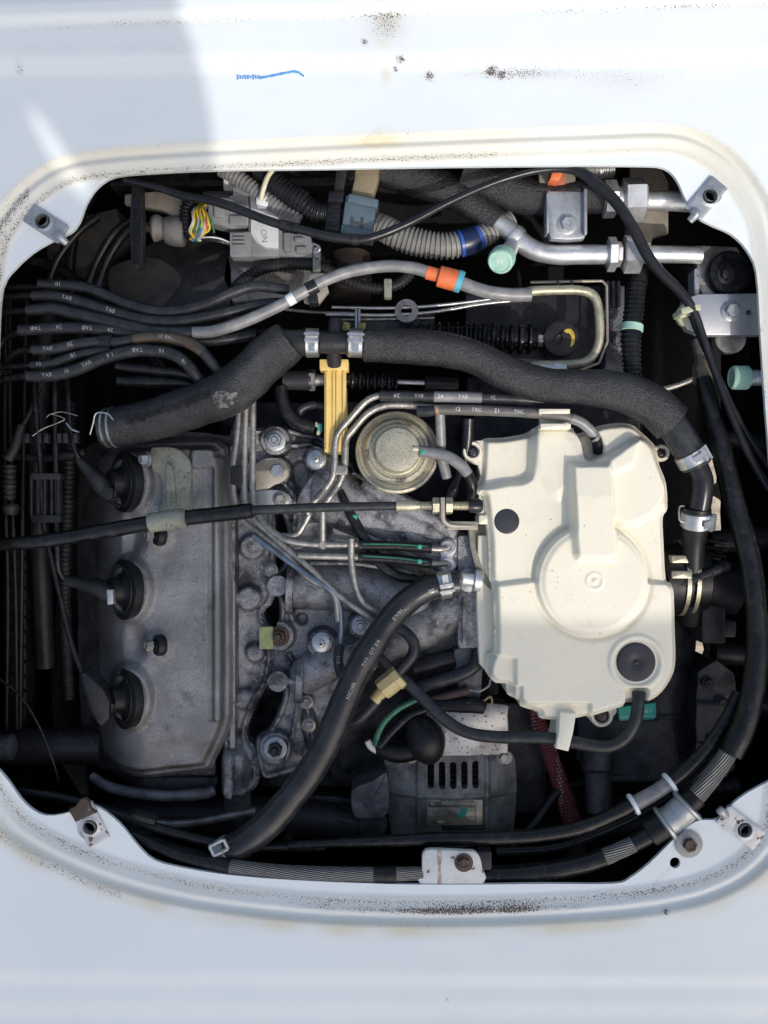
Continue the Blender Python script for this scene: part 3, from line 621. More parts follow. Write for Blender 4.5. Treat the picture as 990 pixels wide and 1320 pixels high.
prism('bracket_foot', rrect(576, 672, 616, 683, 2), -70, -45, TANPLATE, t2, 1)
# ================================================================ cylinder head
HD = smoothpoly([(300, 556), (330, 552), (352, 560), (352, 620), (356, 700), (354, 770), (340, 790), (352, 815), (352, 850), (346, 880), (332, 905), (318, 945), (330, 965), (335, 1000), (326, 1018), (300, 1024), (290, 1018), (290, 950), (298, 930), (300, 800)], 3)
def hd_h(X, Y):
    z = -138 + 12 * up(X - 306, 4) + 3 * vnoise(X, Y, 26, 2) + 1.5 * vnoise(X, Y, 7, 5) + 7 * up(np.abs(sdf(HD, X, Y) + 5) - 2.5, 2.5)
    for x, y, r_ in ((318, 640, 14), (326, 705, 20), (322, 770, 20), (330, 840, 16), (318, 900, 18)): z = z + 12 * up(np.hypot(X - x, Y - y) - r_ + 4, 6)
    z = z + 26 * up(sdf(rrect(292, 962, 322, 1022, 12), X, Y), 16)
    return z
ch = thing('engine_casting', 'rough grey cast engine block edge between the valve cover and intake', 'engine casting', (320, 790, -160))
relief('head_casting', HD, -140, hd_h, 2.2, CAST, ch, depth=-260)
prism('head_rail', rrect(296, 575, 303, 965, 2), -150, -112, CAST, ch, 1.2)
hose('head_post', [(306, 1000, -150, 16), (306, 1015, -145, 18), (306, 1020, -150, 18), (306, 1075, -200, 17)], CASTD, ch, 20)
relief('engine_block', rrect(288, 520, 640, 1010, 20), -250, lambda X, Y: -250 + 20 * vnoise(X, Y, 40, 1) + 6 * vnoise(X, Y, 12, 4), 5, CASTK, ch, depth=-420)
# ================================================================ intake manifold
im = thing('intake_manifold', 'mottled grey cast aluminium intake manifold with branching runners', 'intake manifold', (450, 760, -160))
IM = smoothpoly([(338, 552), (362, 548), (392, 556), (420, 562), (450, 590), (470, 618), (520, 640), (560, 668), (590, 690), (612, 700), (618, 760), (616, 850), (560, 858), (520, 850), (500, 842), (488, 858), (468, 890), (440, 905), (436, 925), (426, 950), (415, 975), (400, 990), (380, 998), (340, 1008), (330, 985), (328, 955), (346, 940), (362, 905), (362, 885), (346, 868), (338, 850), (338, 835), (356, 812), (358, 775), (346, 760), (346, 740), (362, 730), (370, 690), (360, 660), (350, 640), (336, 625), (330, 590)], 3)
def im_h(X, Y):
    z = -148 + 2.5 * vnoise(X, Y, 24, 3) + 1.2 * vnoise(X, Y, 6, 7)
    sd = sdf(IM, X, Y); z = z + 9 * up(np.abs(sd + 5) - 3.0, 2.5) * (X < 480)
    for x, y, r_, h_ in ((355, 568, 21, 24), (358, 607, 19, 20), (408, 592, 18, 34), (360, 820, 21, 22), (415, 828, 20, 34), (355, 965, 23, 20), (465, 805, 17, 46), (400, 975, 12, 20), (395, 905, 10, 14)):
        z = np.maximum(z, -148 + h_ * up(np.hypot(X - x, Y - y) - r_ + 1, 3))
    def ridge(P, w, h):
        out = np.zeros(X.shape)
        for a, b in zip(P[:-1], P[1:]):
            ex, ey = b[0] - a[0], b[1] - a[1]; t = np.clip(((X - a[0]) * ex + (Y - a[1]) * ey) / (ex * ex + ey * ey), 0, 1)
            out = np.maximum(out, h * up(np.hypot(X - a[0] - ex * t, Y - a[1] - ey * t) - w, 2.5))
        return out
    z = z + ridge([(372, 845), (384, 870), (382, 915), (376, 950), (368, 985)], 2.5, 9) + ridge([(392, 905), (402, 960)], 2.5, 8) + ridge([(376, 800), (366, 770)], 3, 8) + ridge([(372, 575), (400, 572), (430, 590), (445, 615)], 3, 10) + ridge([(366, 625), (380, 640), (378, 700)], 3, 9) + ridge([(400, 975), (430, 930)], 3, 9)
    z = z - 12 * up(sdf(smoothpoly([(376, 600), (392, 596), (396, 625), (380, 630)]), X, Y), 5) - 14 * up(np.hypot(X - 388, Y - 800) - 7, 4) - 14 * up(sdf(smoothpoly([(388, 920), (400, 915), (408, 950), (394, 965)]), X, Y), 5)
    return z
for nm, pts in (('intake_runner', [(398, 628, -134, 28), (430, 648, -130, 31), (480, 668, -128, 33), (540, 694, -128, 34), (586, 726, -130, 34)]),
                ('intake_runner', [(418, 596, -128, 18), (446, 628, -118, 20), (486, 654, -112, 21), (540, 680, -110, 20), (596, 705, -116, 20)]),
                ('intake_runner', [(470, 622, -106, 11), (500, 640, -98, 13), (540, 660, -96, 13), (585, 688, -104, 14)]),
                ('intake_runner', [(378, 757, -134, 30), (410, 754, -128, 33), (460, 757, -126, 34), (520, 772, -130, 33), (560, 792, -136, 32)]),
                ('intake_runner', [(386, 876, -138, 24), (425, 852, -132, 27), (478, 832, -128, 29), (545, 806, -124, 31), (592, 778, -124, 33)]),
                ('intake_rib', [(455, 610, -88, 3), (500, 632, -84, 3), (545, 655, -82, 3)]), ('intake_rib', [(400, 726, -102, 3), (460, 727, -97, 3), (530, 738, -101, 3)]),
                ('intake_rib', [(470, 690, -95, 3), (530, 716, -93, 3), (585, 755, -97, 3)])):
    hose(nm, pts, CAST, im, 30)
for x, y, r_, zt in ((376, 757, 35, -128), (388, 876, 30, -134)): lathe('runner_collar', (x, y, zt), (1, -0.05, 0.0), [(r_ - 2, -5), (r_, -4), (r_, 4), (r_ - 2, 5)], CAST, im, 36, caps=False)
for x, y, zt in ((384, 700, -134), (400, 975, -126), (395, 905, -132), (350, 735, -120), (398, 935, -140)): bolt(x, y, zt, 6, im, DULLSTEEL, h=6)
relief('runner_casting', IM, -130, im_h, 1.7, CAST, im, depth=-215)
for y in (755, 878):
    o = lathe('cast_boss', (358, y, -112), (0, 0, 1), [(13, -40), (13, -2), (14, 0), (13, 2.5), (10, 3)], CAST, im, 28)
    hose('cast_web', [(368, y, -114, 5.5), (385, y + 0.5, -114, 3.6), (392, y + 1, -118, 2.6)], CAST, im, 10)
for x, y, r_, mm in ((355, 568, 9, STEEL), (360, 820, 9, RUST), (355, 965, 10, STEELBLK), (465, 806, 8, GALV)):
    zt = {568: -118, 820: -122, 965: -122, 806: -98}[y]
    o = bolt(x, y, zt, r_, im, mm, h=10, wm=GALV if mm is not RUST else RUST)
    lathe('stud', (x, y, zt), (0, 0, 1), [(4.5, 0), (4.5, 14), (3.5, 15.5)], mm, o, 14)
for x, y, zt in ((408, 592, -108), (415, 828, -110)):
    o = lathe('vacuum_nipple', (x, y, zt), (0, 0, 1), [(13, -2), (13, 3), (11, 4), (11, 8), (8, 9), (5, 9), (5, 16), (3.4, 17), (2.2, 17), (2, 5)], STEEL, im, 20)
bolt(358, 607, -122, 9, im, STEEL, h=8); 
prism('head_bracket', smoothpoly([(330, 598), (350, 590), (368, 595), (372, 612), (362, 622), (352, 626), (330, 640), (322, 632)], 3), -128, -119, TANPLATE, im, 1.5)
prism('washer_plate', smoothpoly([(330, 634), (360, 632), (374, 640), (374, 652), (330, 654)], 3), -126, -116, GALV, im, 1.2)
bolt(362, 644, -115, 7, im, DULLSTEEL, h=6)
prism('yellow_tab', rrect(334, 808, 352, 837, 2), -128, -119, mat('yellow green tab', (0.35, 0.38, 0.16), None, 0.5), im, 1)
lathe('nozzle', (612, 748, -70), (-1, 0.12, 0), [(14, -8), (14, 0), (9, 2), (9, 14), (10.5, 16), (9, 19)], ALU, im, 22)
prism('throttle_flange', rrect(590, 690, 622, 836, 5), -170, -90, CAST, im, 2.5); prism('flange_rib', rrect(596, 770, 601, 832, 2), -95, -84, CAST, im, 1); prism('flange_rib', rrect(612, 700, 617, 735, 2), -95, -84, CAST, im, 1)
o = lathe('port_bolt', (604, 748, -92), (0, 0, 1), [(15, -3), (15, 2), (10, 4), (9, 8), (5, 9)], GALV, im, 20)
prism('throttle_shaft_housing', smoothpoly([(585, 838), (620, 838), (618, 905), (596, 905), (588, 870)], 3), -210, -110, CASTD, im, 4)
# sector plate by the throttle
t = thing('throttle_sector', 'grey green quarter-round throttle sector plate against the cream box', 'lever', (620, 720, -110))
prism('sector_plate', [(604, 678), (632, 676), (634, 760), (628, 757), (616, 735), (607, 705)], -96, -82, DRAB, t, 1.5)
prism('sector_rim', [(604, 678), (609, 678), (613, 705), (622, 733), (633, 752), (634, 762), (624, 752), (612, 730), (606, 705)], -100, -72, DRAB, t, 1.2)
# ================================================================ big coolant hoses
def PIPE(name, label, cat, at, group=None): return thing(name, label, cat, at, group)
t = PIPE('coolant_hose', 'thick black coolant hose above the valve cover, with one painted pale glint', 'hose', (250, 520, -70))
_, A = hose('hose', [(133, 552, -62, 24), (160, 549, -58, 27), (200, 540, -52, 28), (250, 524, -46, 29), (290, 508, -42, 31), (318, 488, -40, 31), (340, 466, -38, 30), (358, 451, -36, 29), (373, 439, -34, 28)], FOAM, t, 28, 9)
_, A2 = hose('metal_neck', [(366, 443, -40, 19), (385, 442, -36, 18), (412, 442, -36, 17.5)], STEELBLK, t, 24)
clamp(A2, 403, 442, 8, t, STEEL, earang=0)
GLINT = mat('painted rubber glint', (0.16, 0.16, 0.155), (0.03, 0.03, 0.03), 0.5, 0, 220, 1.0, 500, thr=(0.46, 0.54))  # pale mottling that paints a sunlit glint into the rubber
rnd = random.Random(3)
def patch_on(p, x, y, ang, ru, rv, m, name, parent, seedn=1):
    r_ = random.Random(seedn); i = p.near(x, y); n = 22; pts = []
    for j in range(n):
        a = 2 * math.pi * j / n; k = 0.7 + 0.5 * r_.random(); u, v = ru * k * math.cos(a), rv * k * math.sin(a)
        pts.append((u, v))
    out = []; F = []
    rings = 5
    for q in range(rings + 1):
        for u, v in pts:
            f = q / rings; s_ = p.s[i] + u * f * S; c = np.array([np.interp(s_, p.s, p.C[:, k]) for k in range(3)]); R_ = p.R[i] + 0.25 * S + 0.5 * S * (1 - f); th = R(ang) + v * f * S / p.R[i]
            j2 = int(np.clip(np.searchsorted(p.s, s_), 0, len(p.s) - 1)); R_ = p.R[j2] + (0.2 + 0.3 * (1 - f)) * S
            out.append(c + R_ * (math.sin(th) * p.N[j2] + math.cos(th) * p.B[j2]))
    for q in range(rings):
        for j in range(n): F.append([q * n + j, q * n + (j + 1) % n, (q + 1) * n + (j + 1) % n, (q + 1) * n + j])
    return link(name, out, F, m, parent, True)
patch_on(A, 296, 520, 20, 15, 12, GLINT, 'glint_patch', t, 2)  # sunlit glint painted on the hose as a pale patch
FLK = mat('flaked rubber', (0.01, 0.01, 0.01), (0.03, 0.03, 0.03), 0.8, bump=1.0, bscale=700)
for i in range(70):
    x = 170 + i * 1.6 + rnd.uniform(-2, 2); patch_on(A, x, 545 - (x - 160) * 0.22, -8 + rnd.gauss(0, 5) + max(0, (185 - x)) * -0.4, rnd.uniform(1.5, 4), rnd.uniform(1.2, 3.2), FLK, 'flaked_spot', t, 10 + i)
lathe('hose_end_collar', (128, 556, -70), (-0.95, -0.2, 0.1), [(24, -12), (25, -4), (22, 0), (18, 2)], RUBD, t, 28)
# spring wire clamp at the left end
band(A, 140, 551, 1.0, 1.6, STEEL, 'spring_clamp', t, 28); band(A, 147, 550, 1.0, 1.6, STEEL, 'spring_clamp', t, 28)
hose('clamp_tang', [(146, 541, -31, 1.2), (138, 533, -31, 1.2), (124, 533, -34, 1.2), (120, 546, -36, 1.2), (116, 560, -40, 1.2)], STEEL, t, 8)
t = PIPE('wire_loop', 'thin bright wire loop threaded through the vertical leads at far left', 'wire', (80, 550, -60))
hose('wire', [(42, 562, -66, 0.9), (55, 553, -64, 0.9), (72, 546, -62, 0.9), (83, 540, -60, 0.7), (66, 534, -60, 0.6), (60, 538, -62, 0.6)], DULLSTEEL, t, 6)
hose('wire', [(64, 534, -60, 0.6), (80, 531, -60, 0.6), (100, 536, -60, 0.6)], DULLSTEEL, t, 6); hose('wire', [(85, 545, -60, 0.9), (92, 553, -60, 1.2), (102, 557, -60, 0.9)], STEEL, t, 6)
for x in (34, 50, 59, 76, 84, 97): prism('wire_bead', rrect(x - 3, 558, x + 3, 571, 2), -74, -62, PLBLK, t, 1)
t = PIPE('coolant_tee', 'dark metal tee pipe joining the two thick coolant hoses', 'pipe', (430, 442, -60))
hose('tee_pipe', [(398, 442, -36, 14), (430, 442, -36, 14), (470, 443, -36, 14)], STEELBLK, t, 22)
hose('tee_branch', [(432, 442, -40, 11), (432, 415, -50, 10)], STEELBLK, t, 18); hose('tee_branch', [(430, 442, -40, 11), (431, 470, -60, 10)], STEELBLK, t, 18)
t = PIPE('coolant_hose', 'thick black coolant hose running over the cream box to an elbow at right', 'hose', (680, 490, -60))
_, B = hose('hose', [(470, 445, -36, 22), (500, 446, -36, 23), (560, 449, -36, 23.5), (610, 460, -34, 23), (655, 482, -30, 23), (700, 496, -28, 23), (750, 499, -26, 24), (800, 505, -24, 26), (840, 522, -24, 28), (866, 545, -26, 29)], FOAM, t, 28, 9)
clamp(Path([(450, 442, -36, 17), (470, 443, -36, 17)]), 458, 442, 9, t, STEEL, earang=0)
hose('hose_neck', [(448, 442, -37, 17.5), (474, 444, -36, 17.5)], FOAM, t, 24)
_, E = hose('inner_hose', [(858, 536, -32, 21), (876, 562, -30, 21), (894, 592, -32, 21), (898, 600, -33, 21)], DKHOSE, t, 24)
clamp(E, 892, 590, 8, t, STEEL, earang=-15)
t = PIPE('coolant_elbow', 'black elbow pipe with silver spring band below the long coolant hose', 'pipe', (900, 650, -80))
_, E2 = hose('elbow_pipe', [(895, 594, -36, 14), (904, 612, -38, 14), (906, 628, -40, 14), (902, 655, -48, 14), (898, 672, -54, 14)], GLOSSBLK, t, 20)
_, E3 = hose('lower_hose', [(899, 655, -50, 18), (897, 675, -56, 18), (894, 705, -70, 15), (892, 760, -95, 15), (890, 800, -120, 15)], RUBD, t, 20)
clamp(E3, 897, 670, 9, t, GALV, earang=-40); hose('band_loop', [(882, 652, -44, 1.2), (876, 654, -42, 1.2), (876, 670, -44, 1.2), (882, 673, -46, 1.2)], STEEL, t, 6)
# ================================================================ left vacuum hoses
def vh(label, pts, m=DKHOSE, texts=(), tail=None, grp='vacuum hoses at the upper left', extras=None):
    t = PIPE('vacuum_hose', label, 'hose', (pts[0][0], pts[0][1], -70), grp)
    _, p = hose('hose', pts, m, t, 14)
    if tail: hose('hose_tail', tail, RUB, t, 10)
    for x, y, s, fl in texts: tubetext(p, x, y, s, 7.8, INK, t, fl)
    return t, p
vh('topmost dark vacuum hose of the left bundle, sagging towards the centre', [(50, 366, -62, 6.5), (90, 368, -60, 7), (120, 373, -58, 7), (160, 390, -56, 7.5), (200, 401, -54, 7.5), (233, 400, -52, 7.5), (267, 391, -50, 7.5), (300, 377, -48, 7.5), (330, 369, -48, 7.5), (372, 374, -50, 7)], tail=[(-10, 370, -66, 4), (52, 370, -63, 4.5)], texts=[(78, 369, '10', True)])
vh('second vacuum hose from the top of the left bundle, printed TAB', [(42, 381, -58, 7), (67, 381, -57, 7.5), (100, 388, -55, 7.5), (133, 398, -53, 7.5), (167, 408, -51, 7.5), (200, 414, -50, 7.5), (240, 413, -49, 7.5), (300, 401, -50, 7), (340, 392, -52, 7), (372, 390, -56, 7)], texts=[(90, 385, 'TAB', False), (146, 402, 'TAB', False)], tail=[(-10, 383, -62, 4.5), (44, 381, -58, 5)])
t, p = vh('long vacuum hose turning from dark to clear grey, rising to an orange connector', [(35, 400, -54, 7), (67, 398, -53, 7.8), (100, 405, -51, 8), (133, 413, -49, 8), (167, 421, -47, 8), (200, 428, -45, 8), (233, 429, -43, 8), (267, 428, -41, 8), (283, 425, -40, 8), (305, 418, -38, 8), (330, 408, -36, 8), (362, 393, -34, 8), (388, 378, -32, 8), (420, 361, -32, 8), (455, 349, -32, 8), (500, 343, -32, 8), (535, 346, -32, 8), (556, 353, -33, 8)], GREYHOSE, tail=[(-10, 404, -60, 4.5), (38, 400, -54, 5)])
tone(p, 35, 400, 248, 428, DKHOSE, 'dark_sleeve', t, 0.5)
tone(p, 372, 387, 380, 383, WHITEPL, 'paint_ring', t, 0.3)
c = thing('hose_connector', 'bright orange hose connector with a cyan collar', 'connector', (575, 358, -45))
q = Path([(550, 351, -33, 9), (568, 356, -33, 9)]); q.mesh('connector_neck', ORANGE, c, 18)
q = Path([(566, 356, -33, 14), (592, 363, -33, 14)]); q.mesh('connector_body', ORANGE, c, 24)
q = Path([(589, 362, -33, 14.6), (595, 364, -33, 14.6)]); q.mesh('collar', CYAN, c, 24)
vh('grey vinyl hose from the orange connector to the bent metal pipe', [(590, 363, -33, 9), (608, 370, -34, 9), (632, 377, -36, 9), (660, 380, -40, 9), (684, 380, -42, 9)], GREYHOSE, grp='grey hoses')
vh('fourth vacuum hose of the left bundle with large 24 and TAB print', [(25, 426, -48, 7.5), (67, 423, -46, 7.8), (100, 423, -46, 7.8), (133, 425, -46, 7.8), (167, 430, -47, 7.8), (200, 437, -50, 7.5), (260, 440, -56, 7.5), (330, 432, -62, 7)], texts=[(49, 424, 'TAB', True), (79, 423, '24', True), (114, 424, 'TAB', True), (146, 426, '24', True)], tail=[(-6, 455, -62, 4.5), (6, 437, -56, 4.5), (26, 427, -48, 5)])
t, p = vh('vacuum hose worn brown along its upper bend, in the lower left bundle', [(42, 451, -44, 6.5), (67, 450, -43, 7), (100, 443, -41, 7), (130, 440, -40, 7), (150, 441, -39, 7), (173, 437, -38, 7), (200, 434, -37, 7), (227, 437, -37, 7), (247, 444, -38, 7.3), (263, 456, -39, 7.3), (284, 482, -48, 7)], texts=[(65, 450, 'TAB', False), (94, 444, '20', True)], tail=[(-2, 484, -70, 4.5), (8, 466, -60, 4.5), (22, 454, -50, 5), (44, 451, -44, 5.5)])
tone(p, 172, 437, 262, 455, BRNHOSE, 'browned_section', t, 0.35); tubetext(Path([(172, 437, -38, 7.6), (200, 434, -37, 7.6), (227, 437, -37, 7.6), (247, 444, -38, 7.8), (263, 456, -39, 7.8)]), 215, 437, 'TAB 20', 6.5, INK, t, True)
band(p, 138, 441, 7, 2.5, GLOSSBLK, 'hose_clip', t)
vh('short vacuum hose joining the pair under the clip at left', [(40, 471, -50, 6), (67, 468, -48, 6.2), (100, 457, -44, 6.2), (123, 453, -42, 6), (142, 450, -42, 6)], texts=[(53, 470, '10', False), (97, 458, '10', True)], tail=[(-6, 474, -56, 4), (42, 471, -50, 4.5)])
vh('lowest large vacuum hose of the left bundle, printed 16 and TAB, arching up', [(35, 485, -46, 7.5), (67, 484, -44, 8), (100, 476, -40, 8.2), (133, 462, -36, 8.2), (167, 453, -34, 8.2), (193, 452, -34, 8.2), (217, 455, -35, 8.2), (236, 465, -37, 8.2), (252, 483, -42, 8), (268, 505, -56, 8)], texts=[(64, 485, 'TAB', False), (88, 479, '16', False), (116, 470, 'TAB', False), (146, 459, '1 6', True), (180, 453, 'TAB', True), (209, 454, '16', True), (238, 468, '16', True)], tail=[(-8, 494, -56, 5), (10, 488, -50, 5), (37, 485, -46, 5.5)])
vh('dark vacuum hose tucked under the lowest arching hose at left', [(150, 471, -56, 7), (200, 477, -56, 7), (240, 483, -58, 7), (275, 500, -66, 7)], RUB)
vh('dull wrapped hose between the bundle and the thick coolant hose', [(152, 490, -66, 7.5), (190, 492, -64, 8), (240, 495, -66, 7.5), (262, 505, -72, 7)], RUB)
for i, (a, b, c_) in enumerate(((60, 100, 'left'), (112, 148, 'middle'), (125, 162, 'right'))):
    vh('%s black hose of the three descending behind the left bundle' % c_, [(a, 372, -95, 5.5), (a + 14, 335, -95, 5.5), (b, 300, -92, 5.5), (b + 26, 280, -100, 5.5)], RUB, grp='black hoses behind the left bundle')
for i in range(3):
    t = PIPE('dark_cable', ('outermost', 'middle', 'innermost')[i] + ' thin dark cable hanging down the far left edge of the bay', 'cable', (10 + 10 * i, 800, -150), 'thin cables at the far left')
    hose('cable', [((8, 12, 34)[i], 380, -120, 3.2), ((6, 14, 30)[i], 600, -120, 3.2), ((10, 20, 28)[i], 760, -140, 3.2), ((8, 22, 26)[i], 950, -160, 3.2)], RUBD, t, 8)
t = PIPE('dark_cable', 'thin black wire curving down beside the lowest spark plug lead', 'cable', (40, 900, -90)); hose('cable', [(-5, 872, -80, 1.8), (25, 896, -80, 1.8), (50, 935, -80, 1.8), (68, 980, -84, 1.8), (76, 1008, -90, 1.8)], RUB, t, 8)
t = PIPE('wire_connector', 'dark ribbed connector on a cable at the far left edge below the lead wires', 'connector', (12, 600, -100))
hose('connector_body', [(28, 548, -80, 6), (20, 575, -78, 7), (10, 592, -78, 8)], PLBLK, t, 12); corr('ribbed_boot', [(12, 600, -78, 10), (12, 645, -80, 9)], PLBLK, t, 7, 0.2); hose('cable', [(28, 550, -80, 4), (40, 530, -85, 4), (50, 500, -90, 4)], RUB, t, 8)
lathe('terminal', (14, 650, -80), (0, -1, 0.1), [(10, 0), (12, 4), (8, 14)], PLBLK, t, 12)
t = PIPE('pipe_stub', 'grey end of a thick dark tube at the far left edge near the bottom', 'pipe', (5, 965, -120)); hose('stub', [(-20, 965, -110, 17), (16, 963, -110, 17)], CASTD, t, 22)
# ================================================================ steel fuel pipes in the middle
t = PIPE('fuel_pipe_set', 'bundle of thin bent metal pipes beside the valve cover, fanning out across the intake', 'pipes', (380, 690, -90))
ZP = -84
def fp(pts, m=DULLSTEEL, r=4.4): return hose('metal_pipe', [(x, y, ZP + dz, r) for x, y, dz in pts], m, t, 12)
fp([(308, 530, 0), (306, 560, 0), (301, 600, 0), (302, 640, -2), (312, 668, -2), (330, 684, 0), (365, 712, 4), (398, 745, 6), (425, 760, 6), (433, 775, 4), (436, 800, 0)])
fp([(317, 522, 2), (316, 560, 2), (315, 640, 2), (322, 662, 2), (350, 690, 4), (400, 733, 6), (440, 770, 6), (482, 800, 4), (500, 815, 0)])
fp([(326, 515, 2), (326, 560, 2), (326, 640, 2), (333, 662, 4), (348, 682, 6), (372, 697, 8), (410, 702, 8), (470, 702, 8)])
fp([(326, 690, 6), (350, 708, 8), (395, 740, 8), (422, 758, 8), (436, 775, 4), (440, 805, 0), (438, 836, -6)], mat('bluish steel pipe', (0.2, 0.25, 0.32), (0.12, 0.15, 0.19), 0.35, 0.7, 60), 3.6)
fp([(384, 716, 8), (420, 717, 8), (462, 718, 8)], ZINC if False else DULLSTEEL, 5)
fp([(416, 655, 16), (416, 680, 12), (416, 702, 8)], r=4.2)
fp([(453, 694, 14), (453, 720, 12), (457, 750, 10), (468, 776, 6), (492, 792, 2)], r=4.5)
fp([(400, 660, 10), (392, 676, 8), (380, 690, 4), (350, 690, -2)], r=4)
for x, y in ((416, 702), (453, 702), (453, 718)): lathe('pipe_joint', (x, y, ZP + 6), (0, 0, 1), [(6, -6), (6.5, 0), (6, 5), (4, 7)], DULLSTEEL, t, 16)
prism('pipe_clip', rrect(297, 600, 312, 625, 3), ZP - 6, ZP + 8, PLBLK, t, 1.2)
for i in range(3): prism('clip_groove', rrect(299 + i * 4, 602, 301 + i * 4, 623, 0.8), ZP, ZP + 9, PLBLK, t, 0.4)
for i, (lab, y) in enumerate((('upper', 703), ('lower', 718))):
    c = PIPE('striped_hose', lab + ' of two short black hoses with a green stripe running to the double eye', 'hose', (510, y, -80), 'green striped hoses')
    e = 4 * i + 1
    _, p = hose('hose', [(463, y + 0, ZP + 9, 7), (510, y + e * .6, ZP + 9, 7), (556, y + e * 1.3 + 2, ZP + 8, 7)], RUB, c, 16)
    arc_strip(p, 466, y, 552, y + 3, -22, -8, GREENW, 'green_stripe', c, 0.35)
    hose('pipe_end', [(550, y + e + 3, ZP + 8, 4.4), (566, y + e + 4, ZP + 6, 4.2), (576, y + e + 3, ZP + 2, 4)], DULLSTEEL, c, 12)
    prism('teal_dot', circ(541, y + e + 1, 3, 12), ZP + 8, ZP + 17.2, TEAL, c, 0.4)
c = PIPE('eye_fitting', 'silver figure-eight fitting where the two green striped hoses end', 'fitting', (577, 718, -95))
prism('eye_plate', smoothpoly([(566, 704), (572, 696), (582, 695), (588, 702), (588, 710), (584, 718), (588, 724), (588, 732), (580, 740), (570, 738), (564, 730), (568, 718)], 3), -98, -86, GALV, c, 2)
for y in (706, 728): lathe('eye_socket', (577, y, -87), (0, 0, 1), [(5, 3), (9, 3), (10, 0)], STEEL, c, 20, caps=False)
c = PIPE('vacuum_pipe_pair', 'two bent steel pipes swinging down past the left side of the round canister', 'pipes', (440, 590, -70))
hose('metal_pipe', [(494, 510, -46, 4.5), (484, 511, -46, 4.5), (470, 519, -48, 4.6), (450, 541, -50, 4.6), (436, 558, -52, 4.6), (432, 575, -54, 4.6), (430, 610, -56, 4.6), (421, 628, -60, 4.6), (404, 648, -66, 4.6), (396, 662, -70, 4.6)], DULLSTEEL, c, 12)
hose('metal_pipe', [(560, 524, -54, 5), (520, 522, -54, 5), (495, 523, -54, 5), (474, 533, -56, 4.8), (454, 555, -58, 4.8), (446, 568, -60, 4.8), (444, 600, -62, 4.8), (438, 622, -64, 4.8), (424, 642, -68, 4.8), (414, 656, -72, 4.8)], DULLSTEEL, c, 12)
prism('pipe_weld', rrect(431, 600, 448, 612, 3), -66, -52, DULLSTEEL, c, 1.5)
# printed hoses above the canister
t = PIPE('printed_hose', 'dark straight hose printed 24 TAB passing above the round canister', 'hose', (590, 512, -60), 'printed hoses above the canister')
_, p = hose('hose', [(490, 510, -44, 7.2), (540, 511, -43, 7.2), (600, 512, -42, 7.2), (660, 514, -42, 7), (700, 517, -44, 7)], DKHOSE, t, 16)
tone(p, 562, 512, 622, 513, GREYHOSE, 'pale_section', t, 0.2)
tubetext(p, 512, 510, '24', 8, INK, t, True); tubetext(p, 541, 511, 'TAB', 6.5, INK, t)
pp = Path([(560, 511.4, -42, 7.5), (625, 513, -42, 7.5)]); tubetext(pp, 570, 511, '24', 8, WHITEPL, t); tubetext(pp, 599, 512, 'TAB', 7, WHITEPL, t); tubetext(p, 632, 513, '26', 7, INK, t, True)
t = PIPE('printed_hose', 'greyish hose printed 12 TAC held by the clip on top of the cream box', 'hose', (650, 530, -60), 'printed hoses above the canister')
_, p = hose('hose', [(566, 528, -42, 7), (620, 529, -40, 7), (680, 532, -38, 7), (722, 536, -36, 7), (742, 541, -38, 7)], mat('weathered grey hose', (0.12, 0.115, 0.11), (0.085, 0.08, 0.075), 0.45, bump=0.15), t, 16)
tubetext(p, 588, 528, '12', 7.5, WHITEPL, t); tubetext(p, 614, 529, 'TAC', 6.5, WHITEPL, t); tubetext(p, 640, 530, '12', 7.5, WHITEPL, t, True); tubetext(p, 667, 531, 'TAC', 6.5, WHITEPL, t); tubetext(p, 694, 533, '5', 7, WHITEPL, t, True)
_, p = hose('grey_bend', [(736, 539, -37, 7.2), (750, 545, -40, 7.2), (764, 558, -46, 7.2), (768, 566, -50, 7.2)], GREYHOSE, t, 16)
hose('bend_tip', [(765, 560, -47, 7.6), (770, 570, -54, 7.8), (772, 582, -62, 8.5)], RUB, t, 16)
hose('tee_socket', [(560, 528, -43, 6.5), (568, 528, -42, 6.5)], mat('brown tee', (0.35, 0.22, 0.13), None, 0.5), t, 14)
hose('hose_stub', [(538, 530, -46, 7), (552, 530, -44, 7.2), (561, 529, -43, 7)], DKHOSE, t, 14)
t = PIPE('vacuum_hose', 'pale grey hose dropping straight down behind the right rim of the round canister', 'hose', (570, 570, -90), 'grey hoses'); _, p = hose('hose', [(567, 532, -50, 6.8), (568, 555, -60, 6.8), (569, 585, -72, 6.8), (574, 608, -78, 6.8), (576, 616, -80, 6.5)], GREYHOSE, t, 14)
t = PIPE('vacuum_hose', 'black hose hanging between the canister and the cream box', 'hose', (600, 580, -110)); hose('hose', [(604, 538, -64, 9), (602, 570, -76, 9), (594, 610, -86, 9), (582, 636, -96, 9), (574, 660, -110, 9)], RUB, t, 16)
